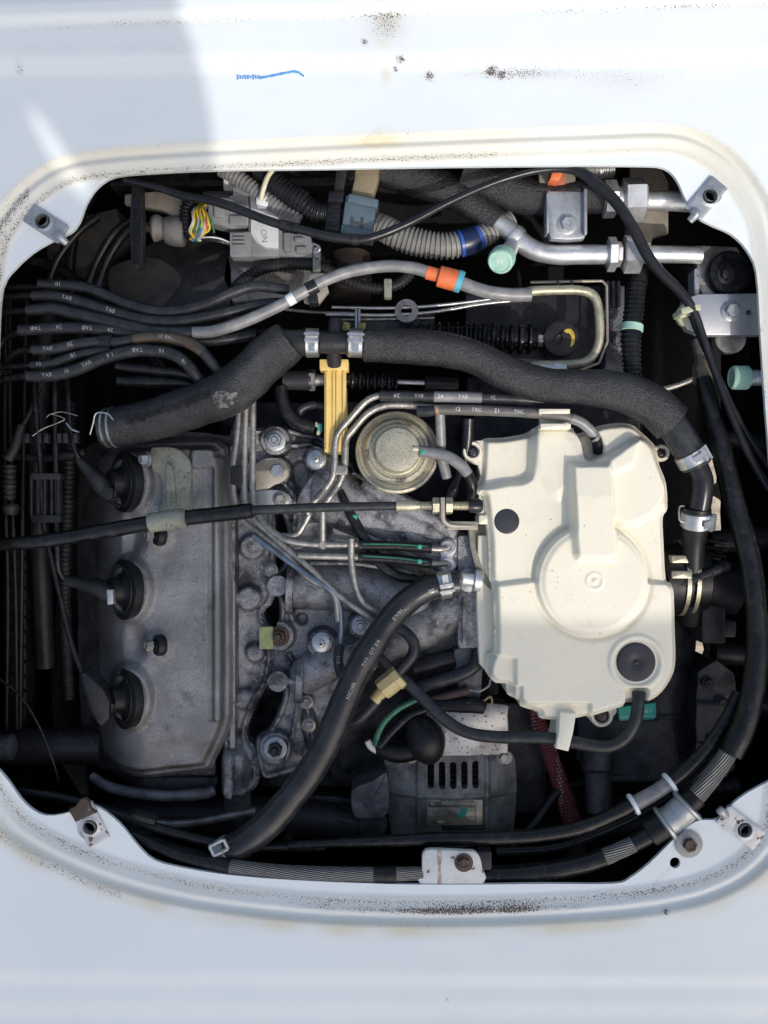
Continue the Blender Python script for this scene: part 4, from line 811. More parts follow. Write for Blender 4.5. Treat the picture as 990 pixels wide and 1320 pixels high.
# EGR canister
t = thing('vacuum_canister', 'round speckled metal vacuum canister with a raised dome, left of the cream box', 'canister', (512, 582, -110))
ax = (0.0, 0.10, 1)
lathe('canister_body', (512, 583, -84), ax, [(30, -40), (34, -14), (50, -12), (53.5, -8), (54, -2), (53, 0.5), (50, 1.5), (48.5, -0.5), (46, -0.5), (44, 1.5), (42.5, 8), (40, 10.5), (37, 11), (35, 9), (33.5, 9), (31, 9), (29.5, 10), (28.6, 20), (28.2, 22.5), (27.2, 23.6), (25.5, 24), (10, 24.4), (0.5, 24.4)], EGRM, t, 72, ang=28)
def on_can(dx, dy, h): return 512 + dx, 583 + dy - 0.10 * h * 0.5, -84 + h + 0.3
for (txt, deg, sz, flip) in (('20S02', 14, 9.5, True), ('08F', 172, 9.5, False), ('+NA', 262, 8, False)):
    v, f = textgeo(txt, sz * S); out = []
    k = kz(-84)
    for a, b, _ in v:
        rr = 38.2 * S; th = R(deg); 
        if flip: a, b = -a, -b
        # read round the rim: radial direction out = letter up
        if deg > 90 and deg < 200: ang_ = th - a / rr; rad = rr - b
        else: ang_ = th + a / rr; rad = rr + b
        X, Y = rad * math.sin(ang_), rad * math.cos(ang_); p = V(512, 582, -84)
        out.append((p.x + X * k, p.y + Y * k, (-84 + 12.6) * S - (Y / S) * 0.10 * S + 0))
    link('stamped_number', out, f, DKINK, t, False)
lathe('vacuum_port', (532, 578, -62), (1, -0.1, 0), [(5, 0), (5, 14)], EGRM, t, 14)
t = PIPE('vacuum_hose', 'light grey curved hose plugged into the side of the round canister', 'hose', (590, 600, -90), 'grey hoses')
_, p = hose('hose', [(542, 582, -60, 7.5), (560, 584, -58, 7.6), (578, 589, -57, 7.8), (594, 600, -58, 7.8), (603, 612, -60, 7.8)], GREYHOSE, t, 16)
hose('black_section', [(601, 609, -60, 8), (607, 622, -63, 8.2), (608, 636, -68, 8.4), (606, 650, -76, 8.4)], RUB, t, 16)
prism('teal_dot', circ(545, 583, 3.2, 10), -60, -51.5, TEAL, t, 0.4)
# yellow plastic bar
t = thing('amber_bar', 'upright amber yellow plastic strip between the hoses above the intake', 'plastic bar', (432, 520, -90))
prism('bar_body', rrect(418, 463, 446, 583, 2), -110, -62, AMBER, t, 1.2); prism('bar_cap', rrect(412, 463, 449, 477, 1.5), -90, -56, AMBER, t, 1)
for x in (421.5, 430, 434.5, 443): prism('bar_rib', rrect(x - 1.3, 478, x + 1.3, 580, 0.8), -64, -58.5, AMBER, t, 0.5)
# black curved hoses left of bar
t = PIPE('vacuum_hose', 'black curved hose left of the amber bar with a pale clip at its end', 'hose', (385, 535, -100)); _, p = hose('hose', [(362, 498, -84, 9), (364, 515, -84, 9.5), (372, 533, -84, 9.5), (386, 546, -86, 9.5), (405, 551, -88, 9)], RUB, t, 16)
hose('hose_clip', [(407, 546, -84, 3), (412, 552, -82, 3), (410, 560, -84, 3)], PALEPL, t, 8); prism('teal_dot', rrect(410, 546, 415, 556, 2), -86, -78, TEAL, t, 0.5)
t = PIPE('vacuum_hose', 'dark grey U shaped hose just left of the amber bar', 'hose', (400, 525, -110)); hose('hose', [(420, 524, -98, 6), (402, 522, -98, 6), (388, 528, -98, 6), (386, 540, -100, 6)], DKHOSE, t, 12)
t = PIPE('vacuum_hose', 'thin dark hose with a teal paint dot under the throttle cable', 'hose', (480, 700, -110)); _, p = hose('hose', [(438, 632, -88, 5), (450, 658, -86, 6.5), (464, 684, -84, 7.2), (478, 708, -84, 7.2), (492, 728, -84, 7.2), (512, 742, -84, 7.2), (535, 747, -84, 7)], RUB, t, 14); prism('teal_dot', circ(457, 667, 3.6, 12), -86, -78.5, TEAL, t, 0.4)
# ================================================================ heater hose C
t = PIPE('heater_hose', 'long glossy black heater hose with pale print sweeping down to the bottom left rim', 'hose', (440, 920, -80))
_, C_ = hose('hose', [(590, 752, -64, 17), (570, 754, -62, 17), (545, 762, -60, 17), (522, 778, -56, 17), (500, 802, -52, 17.5), (480, 832, -48, 18), (460, 866, -46, 18.5), (443, 905, -44, 18.5), (425, 950, -42, 19), (403, 990, -40, 19), (375, 1028, -38, 19.5), (345, 1062, -38, 20), (312, 1088, -42, 20.5), (285, 1104, -48, 21)], mat('glossy hose rubber', (0.018, 0.019, 0.022), (0.03, 0.031, 0.035), 0.24, bump=0.25, bscale=700, coat=0.2, rvar=0.06), t, 30)
clamp(C_, 573, 757, 8, t, STEEL, earang=0); clamp(C_, 292, 1100, 8, t, GALV, earang=-5)
[hose('clamp_loop', [(*a, -20, 2.6), ((a[0] + b[0]) / 2, (a[1] + b[1]) / 2, -20, 2.6), (*b, -20, 2.6)], GALV, t, 8, 2) for a, b in (((270, 1091), (288, 1082)), ((288, 1082), (294, 1094)), ((294, 1094), (276, 1103)), ((276, 1103), (270, 1091)))]
for x, y, s in ((552, 756, '/05'), (508, 790, 'E/9/91'), (476, 838, '7/17 . OT 2/6'), (450, 885, 'NICHIR')): tubetext(C_, x, y, s, 7.2, INK, t, False, -8)
t = PIPE('vacuum_hose', 'grey hose looping down from the heater hose into the tan connector', 'hose', (520, 850, -100)); _, p = hose('hose', [(505, 808, -74, 7.5), (518, 812, -72, 7.5), (532, 826, -70, 7.8), (533, 842, -70, 7.8), (522, 857, -70, 7.8), (510, 870, -70, 7.6)], DKHOSE, t, 16)
_, p = hose('lower_section', [(490, 897, -70, 7.5), (477, 913, -72, 7.5), (462, 927, -76, 7.5), (449, 931, -82, 7.5)], GREYHOSE if False else DKHOSE, t, 16)
c = thing('check_valve', 'small tan plastic check valve on a grey hose under the heater hose', 'valve', (500, 884, -90))
Path([(483, 903, -70, 8.5), (496, 887, -70, 8.5)]).mesh('valve_neck', TAN, c, 18); Path([(492, 889, -70, 15), (511, 874, -70, 15)]).mesh('valve_body', TAN, c, 8, smooth=False); Path([(509, 876, -70, 16.5), (515, 871, -70, 16.5)]).mesh('valve_rim', TAN, c, 8, smooth=False)
t = PIPE('vacuum_hose', 'long grey black hose crossing the alternator and rising to the cream box cap', 'hose', (650, 930, -90)); hose('hose', [(486, 826, -84, 7.5), (488, 846, -80, 7.5), (504, 862, -76, 7.5), (525, 880, -72, 7.8), (550, 905, -68, 8), (574, 928, -64, 8.2), (602, 944, -60, 8.2), (640, 950, -56, 8.2), (700, 951, -52, 8.4), (740, 957, -48, 8.5), (780, 963, -46, 8.5), (804, 953, -46, 8.5), (818, 932, -46, 8.5), (823, 905, -48, 8.5), (823, 892, -52, 8.5)], DKHOSE, t, 18)
t = PIPE('vacuum_hose', 'dark hose curling behind the tan valve towards the cream box', 'hose', (590, 870, -120)); hose('hose', [(530, 890, -100, 9), (560, 880, -96, 9), (592, 870, -94, 9), (612, 858, -94, 9), (616, 840, -100, 9)], DKHOSE, t, 14); hose('hose_stub', [(533, 862, -120, 13), (585, 848, -120, 13)], STEELBLK, t, 16)
t = PIPE('vacuum_hose', 'short TAB hose ending under the heater hose beside the bluish pipe', 'hose', (436, 850, -110)); _, p = hose('hose', [(438, 832, -88, 7), (436, 850, -86, 7), (440, 872, -84, 7)], DKHOSE, t, 14)
v_ = tubetext(p, 437, 851, 'TAB', 6.5, INK, t)

for lab, pts, m_ in (('fat dark hose running down behind the vertical leads at left', [(86, 300, -190, 12), (60, 420, -180, 13), (48, 560, -180, 13), (52, 700, -190, 13), (60, 860, -200, 13)], STEELBLK),
                 ('ribbed dark conduit running down the left side of the valve cover', [(90, 520, -150, 8), (88, 640, -160, 8), (84, 760, -170, 8), (90, 900, -190, 8)], None),
                 ('black pipe crossing behind the left vacuum hose bundle', [(-10, 330, -130, 8), (80, 350, -130, 8), (180, 440, -130, 8), (240, 520, -130, 8)], RUB),
                 ('dark hose behind the upright cable tie at upper left', [(120, 250, -140, 7), (100, 290, -140, 7), (90, 360, -140, 7), (110, 460, -140, 7)], RUB),
                 ('slim dark pipe below the thick coolant hose at left', [(-10, 585, -130, 6), (60, 590, -130, 6), (110, 582, -130, 6)], STEELBLK)):
    t = PIPE('dark_hose', lab, 'hose', (pts[2][0], pts[2][1], -200), None)
    if m_ is None: corr('conduit', pts, PLBLK, t, 7, 0.18)
    else: hose('hose', pts, m_, t, 14)
t = thing('side_duct', 'low dark ribbed duct box at the lower left beyond the brace tube', 'duct', (30, 900, -260)); prism('duct_body', rrect(4, 690, 34, 940, 6), -240, -200, STEELBLK, t, 4)
for i in range(12): prism('duct_rib', rrect(6, 700 + i * 19, 32, 705 + i * 19, 2), -206, -192, STEELBLK, t, 1)
# ================================================================ cream box
CO = smoothpoly([(624, 572), (628, 563), (650, 562), (684, 556), (694, 549), (735, 549), (752, 556), (777, 547), (813, 545), (834, 560), (849, 576), (853, 598), (862, 622), (864, 655), (858, 667), (859, 700), (862, 748), (869, 756), (871, 810), (872, 850), (868, 871), (854, 893), (836, 905), (812, 909), (795, 914), (742, 929), (700, 929), (695, 920), (673, 913), (671, 905), (657, 899), (654, 884), (640, 882), (628, 868), (629, 846), (637, 838), (636, 760), (632, 746), (631, 700), (628, 672), (624, 640), (616, 636), (618, 622), (622, 612)], 3)
sqp = lambda P: P
LOB = smoothpoly([(792, 585), (821, 566), (836, 575), (842, 590), (850, 612), (856, 630), (852, 648), (838, 664), (818, 674), (795, 674), (780, 650), (778, 600)], 3)
RIB = smoothpoly([(733, 604), (741, 600), (775, 600), (783, 604), (788, 660), (789, 712), (782, 719), (748, 719), (738, 714), (735, 660)], 2)
def co_h(X, Y):
    s = sdf(CO, X, Y)
    z = -46.0 + 0 * X
    z = z - 12 * (1 - up(s + 4, 9))                              # rounded outer edge
    z = z + 9 * up(sdf(smoothpoly([(639, 754), (740, 754), (790, 754), (866, 752), (874, 800), (876, 960), (640, 960), (637, 850)], 2), X, Y), 6)
    z = z + 13 * up(sdf(LOB, X, Y), 9)
    rc = np.hypot(X - 762, Y - 748)
    z = z - 3.5 * np.exp(-((rc - 74) / 3.5) ** 2)
    uc = up(rc - 71, 5); z = z * (1 - uc) + uc * (-30.0 + 3.0 * up(rc - 64, 7))
    z = z - 18 * up(sdf(smoothpoly([(610, 540), (682, 540), (686, 600), (680, 618), (655, 622), (610, 622)], 3), X, Y), 12) + 0
    z = z + 6 * up(sdf(smoothpoly([(690, 560), (733, 560), (752, 590), (770, 590), (752, 605), (720, 640), (700, 615), (690, 600)], 3), X, Y), 18)
    z = z + 9 * up(sdf([(751, 600), (822, 566), (812, 600), (785, 612)], X, Y), 5)
    ur = up(sdf(RIB, X, Y), 9); z = z * (1 - ur) + ur * (-12.0 - np.maximum(0, 640 - Y) * 0.12)
    z = z + 1.6 * up(np.abs(np.hypot(X - 763, Y - 748) - 10) - 1.4, 2.4) + 2 * up(np.hypot(X - 763, Y - 748) - 3, 3)
    z = z + 3.0 * up(np.hypot(X - 819, Y - 853) - 36, 3) - 3.5 * up(np.hypot(X - 819, Y - 853) - 29, 4)
    z = z - 9 * up(-(Y - 874) * 0.5 - np.clip((X - 700) * 0.9, -60, 14) * 0.6, 5) * (X < 740) * 0
    z = z - 8 * up(sdf([(610, 840), (653, 846), (664, 848), (664, 940), (610, 940)], X, Y), 5)
    z = z - 9 * up(sdf([(600, 884), (672, 884), (672, 906), (760, 906), (760, 970), (600, 970)], X, Y), 5)
    z = z - 16 * up(sdf(rrect(806, 886, 834, 916, 3), X, Y), 4)
    z = z - 26 * up(sdf(smoothpoly([(744, 552), (752, 570), (756, 590), (766, 592), (778, 584), (774, 566), (762, 552)], 2), X, Y), 7)
    return z + 0.7 * vnoise(X, Y, 60, 2)
cb = thing('air_chamber_cover', 'cream plastic vacuum chamber box with a round raised boss and black caps, right of centre', 'plastic cover', (750, 740, -120))
relief('box_shell', CO, -44, co_h, 1.5, CREAM, cb, depth=-135, ang=80)
def lower_h(X, Y): return -96 + 0 * X
prism('box_lower_shell', [(616, 690), (632, 690), (637, 752), (640, 838), (646, 872), (632, 872), (618, 856), (614, 780)], -138, -74, CREAM, cb, 3)
for x, y, r_ in ((609, 582, 13), (852, 584, 11), (775, 922, 15)):
    z_ = -74
    o = lathe('screw_tab', (x, y, z_), (0, 0, 1), [(r_, -14), (r_, 2), (r_ - 1.2, 4), (r_ - 4, 4), (r_ - 4.5, 1)], CREAM, cb, 28)
    lathe('screw', (x, y, z_), (0, 0, 1), [(r_ - 5.5, 0), (r_ - 5.5, 2.5), (r_ - 7, 4.2), (r_ - 9, 4.6)], GLOSSBLK, o, 20)
    for a in (20, 110): prism('screw_slot', rrect(x - 4, y - 0.9, x + 4, y + 0.9, 0.3, 1, a), z_ + 3, z_ + 5.0, DKINK, o, 0.2)
prism('tab_arm', smoothpoly([(603, 572), (612, 568), (630, 572), (628, 612), (620, 616), (616, 600), (606, 594)], 2), -92, -74, CREAM, cb, 2)
prism('tab_arm', smoothpoly([(758, 918), (795, 910), (788, 928), (764, 930)], 2), -92, -74, CREAM, cb, 2)
prism('side_catch', rrect(617, 636, 632, 664, 2), -110, -62, CREAM, cb, 2); prism('side_catch', rrect(617, 664, 632, 676, 2), -110, -56, CREAM, cb, 2)
GASK = mat('grey inner shell', (0.16, 0.165, 0.17), None, 0.5)
lathe('round_cap', (653, 672, -48), (0, 0, 1), [(16.5, 0), (16.5, 2), (15.5, 3), (14.5, 3.2), (1, 3.2)], mat('smooth slate cap', (0.035, 0.037, 0.045), None, 0.35), cb, 40)
lathe('round_cap', (819, 853, -40), (0, 0, 1), [(28, -2), (28, 0), (25.5, 1), (25, 4), (23, 6), (14, 6.6), (6, 6), (4, 5), (2.5, 6.5), (0.5, 7.2)], mat('smooth slate cap', (0.035, 0.037, 0.045)), cb, 44)
prism('hose_tongue', [(722, 918), (743, 920), (739, 945), (733, 969), (716, 965), (720, 945)], -100, -34, CREAM, cb, 2)
prism('hose_clip', rrect(695, 527, 735, 533, 1), -60, -24, CREAM, cb, 1); prism('hose_clip', rrect(697, 546, 736, 553, 1), -60, -24, CREAM, cb, 1); prism('clip_base', rrect(697, 530, 734, 552, 1), -66, -48, CREAM, cb, 1)
# ================================================================ alternator
t = thing('alternator', 'dark cast alternator with five cooling slots and a name plate below the silver plate', 'alternator', (590, 1010, -240))
slots = [rrect(551 + i * 14.3, 981, 559.5 + i * 14.3, 1015, 4, 3) for i in range(5)]
AL = smoothpoly([(496, 978), (520, 972), (560, 974), (648, 974), (664, 978), (668, 1000), (668, 1060), (664, 1085), (640, 1096), (520, 1096), (504, 1080), (500, 1040)], 3)
def al_h(X, Y):
    z = -140 - 0.0045 * (X - 582) ** 2 - 0.004 * (Y - 1020) ** 2 + 5 * up(np.abs(np.abs(X - 584) - 44) - 3, 3) * up(-(Y - 985) * -1 - 200, 400) + 1.5 * vnoise(X, Y, 10, 2)
    return z - 3 * up(-(Y - 1026), 3) + 3 * up(np.abs(Y - 1027) - 1.5, 2)
relief('alternator_case', AL, -150, al_h, 1.5, mat('alternator casting', (0.36, 0.355, 0.345), (0.17, 0.168, 0.165), 0.45, 0.5, 50, 1.0, 900, spots=((0.03, 0.03, 0.03), 1400, 0.63)), t, depth=-260, holes=slots)
prism('case_side', rrect(640, 905, 704, 1050, 10), -280, -205, CASTK, t, 6)
WIND = mat('dark copper winding', (0.05, 0.02, 0.015), (0.02, 0.012, 0.01), 0.4, 0.3, 300, 0.5)
for i in range(5):
    for j in range(5): hose('winding', [(549 + i * 14.3, 984 + j * 7, -166, 3.4), (555 + i * 14.3, 985 + j * 7, -162, 3.4), (561 + i * 14.3, 986 + j * 7, -166, 3.4)], WIND, t, 6, 2)
prism('rear_plate', smoothpoly([(545, 912), (600, 906), (652, 908), (655, 920), (655, 970), (640, 974), (560, 976), (535, 970), (530, 940)], 2), -190, -136, ALTPLATE, t, 2.5)
prism('foot_lug', smoothpoly([(500, 1000), (500, 1050), (470, 1056), (456, 1052), (452, 1030), (456, 1016), (480, 1006), (492, 998)], 3), -200, -134, CASTD, t, 4)
lathe('foot_bushing', (480, 1062, -170), (0, 0, 1), [(20, -30), (20, 4), (17, 7), (8, 8)], CASTK, t, 24)
hose('adjuster_strap', [(372, 1085, -180, 8), (374, 1066, -176, 8), (392, 1057, -174, 8), (430, 1056, -174, 8), (476, 1064, -174, 9)], CASTK, t, 12)
bolt(650, 977, -140, 7, t, DULLSTEEL, h=7); bolt(516, 977, -146, 6, t, DULLSTEEL, h=6); bolt(530, 978, -148, 5, t, DULLSTEEL, h=6)
npl = prism('name_plate', rrect(551, 1031, 622, 1064, 2), -160, -143.5, LABELM, t, 0.5)
zt = -143.2

OLV = mat('olive print band', (0.17, 0.155, 0.10), None, 0.4, 0.5)
prism('print_band', rrect(552, 1032, 612, 1040.5, 1, 2), zt - 1, zt - 0.05, OLV, npl, 0.05); prism('print_band', rrect(552, 1054, 585, 1063, 1, 2), zt - 1, zt - 0.05, OLV, npl, 0.05)
flattext(558, 1036, zt, 'IC', 6.5, WHITEPL, 0, npl); flattext(592, 1036, zt, 'REGULATOR BUILT-IN', 4.4, WHITEPL, 0, npl)
flattext(561, 1048.5, zt, '12V', 5, DKINK, 0, npl); flattext(584, 1048.5, zt, '100211', 5, DKINK, 0, npl); flattext(568, 1059, zt, 'NIA', 5.5, WHITEPL, 180, npl)
for y in (1041.5, 1045, 1053): prism('plate_line', rrect(553, y - 0.3, 613, y + 0.3, 0.1, 1), zt - 1, zt + 0.05, DKINK, npl, 0.05)
prism('plate_line', rrect(613, 1034, 613.6, 1060, 0.1, 1), zt - 1, zt + 0.05, DKINK, npl, 0.05)
prism('teal_squiggle', smoothpoly([(593, 1040), (599, 1040), (603, 1045), (600, 1050), (601, 1054), (597, 1053), (593, 1055), (590, 1050), (594, 1047)], 2), zt - 1, zt + 0.2, TEAL, npl, 0.1)
prism('case_clip', rrect(570, 1065, 622, 1074, 3), -158, -146, GLOSSBLK, t, 1.5)
# alternator terminal boot and wiring
t = thing('terminal_boot', 'egg-shaped black rubber terminal boot on the alternator with its sleeve to the left', 'rubber boot', (545, 955, -150))
hose('boot_dome', [(536, 928, -118, 10), (539, 934, -112, 19), (544, 944, -108, 24), (549, 955, -106, 26.5), (552, 966, -108, 23), (554, 976, -116, 14)], RUBD, t, 28, 6)
hose('boot_sleeve', [(542, 966, -124, 13), (515, 971, -126, 13), (494, 966, -128, 11), (484, 960, -130, 8)], RUBD, t, 18)
hose('white_sleeve', [(486, 968, -126, 4.5), (478, 962, -124, 4.8), (474, 955, -124, 4.5)], WHITEPL, t, 10)
t = PIPE('alternator_wires', 'teal green wire and black wire curving into the terminal boot', 'wires', (510, 930, -130))
hose('green_wire', [(536, 902, -110, 4), (515, 913, -106, 4), (498, 928, -106, 4), (488, 944, -108, 4), (484, 960, -116, 4)], GREENW, t, 12)
hose('black_wire', [(548, 914, -108, 6), (525, 925, -106, 6), (505, 944, -108, 6), (490, 962, -114, 6)], RUB, t, 12)
t = PIPE('wire_sleeve', 'brownish sleeve with a thin bare wire below the cream box corner', 'wire sleeve', (580, 895, -120)); hose('sleeve', [(550, 903, -106, 5), (575, 897, -102, 6), (604, 890, -102, 6.5)], mat('maroon sleeve', (0.06, 0.035, 0.035), None, 0.6, bump=0.4), t, 12); hose('bare_wire', [(604, 890, -102, 1.5), (618, 891, -102, 1.5), (630, 884, -104, 1.5), (632, 876, -106, 1.5)], STEEL, t, 6)
t = PIPE('wire_sleeve', 'black connector sleeve with a teal mark lying on the silver alternator plate', 'wire sleeve', (595, 908, -120)); hose('sleeve', [(556, 908, -104, 9), (590, 909, -102, 10), (612, 909, -102, 11), (624, 912, -104, 9)], RUBD, t, 18); hose('wire_loop', [(622, 905, -100, 1.4), (632, 898, -98, 1.4), (634, 906, -98, 1.4), (628, 910, -100, 1.4)], mat('tan wire', (0.3, 0.25, 0.12)), t, 6); prism('teal_mark', rrect(602, 906, 609, 914, 2), -104, -91.5, TEAL, t, 0.5)
# ================================================================ dark gearbox housing, lower right
t = thing('gearbox_housing', 'oily black cast housing with spatter behind the lower right of the cream box', 'gearbox', (840, 930, -220))
GH = smoothpoly([(752, 850), (800, 800), (900, 800), (905, 850), (905, 990), (880, 1002), (760, 998), (752, 960)], 2)
relief('housing', GH, -150, lambda X, Y: -150 - 0.006 * (X - 830) ** 2 + 2 * vnoise(X, Y, 14, 3) + 4 * up(np.abs(Y - 925) - 2, 4), 2, CASTK, t, depth=-300)
relief('side_box', smoothpoly([(900, 866), (946, 868), (946, 990), (900, 1000)], 2), -140, lambda X, Y: -140 + 6 * up(np.abs(Y - 930) - 26, 6) + 3 * vnoise(X, Y, 16, 2), 2, CASTK, t, depth=-300)
lathe('post', (770, 985, -120), (0, -1, 0.15), [(19, -30), (21, -26), (21, 6), (17, 10), (16, 60)], CASTK, t, 28)
for x, y in ((912, 880), (930, 905), (915, 950)): bolt(x, y, -134, 5, t, STEELBLK)
prism('housing_rib', rrect(756, 1000, 905, 1008, 2), -200, -150, CASTK, t, 1.5)
st = thing('green_sticker', 'small teal sticker reading ONLY on the black housing under the cream box', 'sticker', (820, 918, -150))
sz = -141
prism('sticker_sheet', [(797, 912), (845, 906), (846, 923), (843, 927), (799, 929)], -152, sz, STICK, st, 0.1); flattext(832, 917, sz + 0.2, 'ONLY', 6.5, WHITEPL, -2, st); prism('sticker_line', rrect(799, 923.5, 842, 924.3, 0.1, 1, -2), sz - 1, sz + 0.15, WHITEPL, st, 0.05)
# red braided hose
t = PIPE('braided_hose', 'dark red braided hose with pale flecks running down from under the cream box', 'hose', (710, 1000, -180)); hose('hose', [(680, 880, -200, 10), (692, 925, -184, 10.5), (708, 970, -170, 11), (724, 1015, -166, 11.5), (736, 1055, -170, 12), (742, 1082, -180, 12)], BRAID, t, 20); hose('hose_end', [(741, 1075, -178, 13), (744, 1105, -190, 13)], RUST, t, 16)
# throttle body clamps and cable tie at right
t = thing('intake_duct', 'black intake duct with brassy clamps on the right side of the cream box', 'duct', (890, 740, -160))
hose('duct', [(850, 745, -120, 46), (905, 745, -120, 46)], RUBD, t, 28); hose('duct_end', [(900, 750, -120, 34), (950, 760, -120, 34)], RUBD, t, 28)
for x in (872, 884): lathe('duct_clamp', (x, 745, -120), (1, 0, 0), [(47, 0), (49, 0), (49, 5), (47, 5), (47, 0)], ZINC, t, 40, caps=False)
for y in (722, 742): prism('clamp_screw', rrect(866, y - 6, 892, y + 4, 2), -90, -66, ZINC, t, 2)
prism('duct_box', rrect(905, 768, 936, 830, 4), -160, -100, STEELBLK, t, 3); prism('duct_box', rrect(900, 800, 950, 822, 4), -170, -120, STEELBLK, t, 3)
t = PIPE('ribbed_strap', 'ribbed black cable tie slanting out from the right of the cream box', 'cable tie', (900, 748, -100))
def tie(t, pts, r, m, pitch=3.4, name='strap'): return corr(name, pts, m, t, pitch, 0.14, 8)
tie(t, [(864, 758, -84, 8), (890, 748, -74, 8), (915, 738, -72, 8), (938, 728, -80, 8)], 8, PLBLK)
# dark things right edge
t = thing('side_pipe_stack', 'stack of short black pipes at the right edge below the green cap', 'pipe', (950, 780, -220))
for x0, y0, x1, y1, r_, z in ((915, 560, 1000, 575, 12, -200), (915, 700, 1010, 690, 16, -190), (900, 760, 1010, 765, 14, -200), (920, 840, 1010, 850, 15, -180), (930, 900, 1010, 910, 15, -190)):
    hose('black_pipe', [(x0, y0, z, r_), (x1, y1, z, r_)], STEELBLK, t, 18)
# ================================================================ right long tube and strand cables
t = PIPE('control_tube', 'thick black tube sweeping down the right side from a brass fitting', 'hose', (960, 750, -60))
hose('tube', [(906, 488, -84, 11), (917, 531, -74, 12), (929, 578, -62, 13.5), (946, 645, -50, 14.5), (966, 715, -40, 15), (975, 780, -32, 15), (977, 835, -28, 15.5), (971, 890, -24, 15.5), (959, 935, -22, 16), (942, 972, -22, 16)], RUB, t, 24)
hose('brass_fitting', [(904, 462, -96, 9), (905, 476, -92, 13), (906, 494, -88, 14)], mat('grimy brass', (0.22, 0.18, 0.12), (0.1, 0.085, 0.07), 0.5, 0.5, 120, 0.5), t, 8, smooth=False)
hose('fitting_pipe', [(850, 503, -96, 4), (872, 497, -92, 4), (890, 490, -92, 4), (900, 484, -92, 4)], DULLSTEEL, t, 10)
hose('fitting_neck', [(900, 440, -110, 9), (905, 466, -98, 9)], DULLSTEEL, t, 14)
t = PIPE('parking_brake_cable', 'black sheathed cable with bare steel strands passing a metal collar at bottom right', 'cable', (850, 1080, -40))
Q = Path([(944, 960, -24, 12), (930, 985, -22, 12), (908, 1014, -20, 12), (888, 1036, -20, 12), (868, 1054, -22, 12), (845, 1070, -24, 12), (820, 1086, -26, 11), (790, 1100, -28, 11), (770, 1108, -30, 11)])
Q.mesh('steel_strands', STRAND, t, 24)
tone(Q, 897, 1026, 878, 1045, RUBD, 'rubber_sleeve', t, 3, 20)
tone(Q, 857, 1062, 838, 1076, RUBD, 'rubber_sleeve', t, 6, 20); tone(Q, 838, 1075, 818, 1087, GLOSSBLK, 'torn_sleeve', t, 0.8, 20)
q = Q.cut(Q.near(884, 1039), Q.near(858, 1061)); q.mesh('steel_collar', GALV, t, 28, dr=8)
for a, b in ((885, 1038), (857, 1062)): band(Q, a, b, 1.5, 13, GALV, 'collar_flange', t, 28)
hose('lower_sheath', [(778, 1105, -29, 13), (750, 1114, -30, 13.5), (700, 1124, -32, 13.5), (650, 1128, -34, 13), (600, 1129, -36, 13)], RUB, t, 24)
t = PIPE('stranded_cable', 'bare stranded steel cable lying along the bottom rim', 'cable', (420, 1128, -30))
hose('dark_sheath', [(170, 1076, -32, 6), (230, 1102, -24, 8), (296, 1117, -20, 10)], RUB, t, 16); hose('steel_strands', [(288, 1116, -20, 9), (380, 1125, -18, 9.5), (480, 1127, -18, 9.5), (545, 1126, -20, 9)], STRAND, t, 20); hose('frayed_end', [(540, 1129, -30, 9.5), (552, 1128, -30, 11), (575, 1128, -32, 12)], PLBLK, t, 16); hose('cable_sleeve', [(482, 1127, -18, 10.3), (510, 1127, -18, 10.3)], RUBD, t, 16)
def lowcable(label, pts, m=RUB): 
    t = PIPE('control_cable', label, 'cable', (pts[1][0], pts[1][1], -60), 'control cables along the bottom'); hose('sheath', pts, m, t, 16); return t
t = PIPE('control_cable', 'black cable along the bottom right with a clear sleeve between two white rings', 'cable', (700, 1075, -40), 'control cables along the bottom')
_, L = hose('sheath', [(372, 1090, -50, 5), (420, 1087, -46, 6), (500, 1084, -42, 8), (570, 1081, -38, 9.5), (640, 1080, -36, 9.5), (700, 1076, -34, 9.5), (750, 1066, -32, 9.5), (790, 1050, -32, 9.5), (820, 1035, -32, 9.5), (850, 1018, -32, 9.5), (880, 996, -34, 9.5), (910, 966, -38, 9), (935, 930, -46, 9), (952, 895, -56, 9)], RUB, t, 20)
tone(L, 817, 1036, 862, 1010, GREYHOSE, 'clear_sleeve', t, 0.6, 20); band(L, 817, 1036, 2, 5.5, WHITEPL, 'white_ring', t); band(L, 864, 1009, 2, 5.5, WHITEPL, 'white_ring', t)
lowcable('second black cable running just behind the one with the clear sleeve', [(640, 1098, -70, 6), (720, 1092, -66, 6), (800, 1062, -56, 6), (850, 1035, -50, 6), (890, 1006, -50, 6), (920, 972, -54, 6), (945, 930, -62, 6)])
lowcable('black cable along the bottom left, ending under the heater hose', [(20, 1018, -60, 5), (90, 1030, -56, 6), (150, 1050, -50, 6.5), (220, 1072, -46, 6.5), (300, 1090, -50, 6.5), (420, 1092, -60, 6)])
lowcable('lowest thin black cable at bottom left beside the corner plate', [(120, 1052, -66, 5), (180, 1078, -60, 5), (240, 1096, -56, 5), (290, 1108, -56, 5)])
t = thing('cable_clips', 'dark clip pair holding the bottom left cable', 'clip', (190, 1070, -55))
prism('clip_body', rrect(168, 1053, 200, 1060, 2, 3, 15), -60, -38, PLBLK, t, 1); prism('clip_body', rrect(164, 1072, 192, 1080, 2, 3, 15), -66, -44, PLBLK, t, 1)
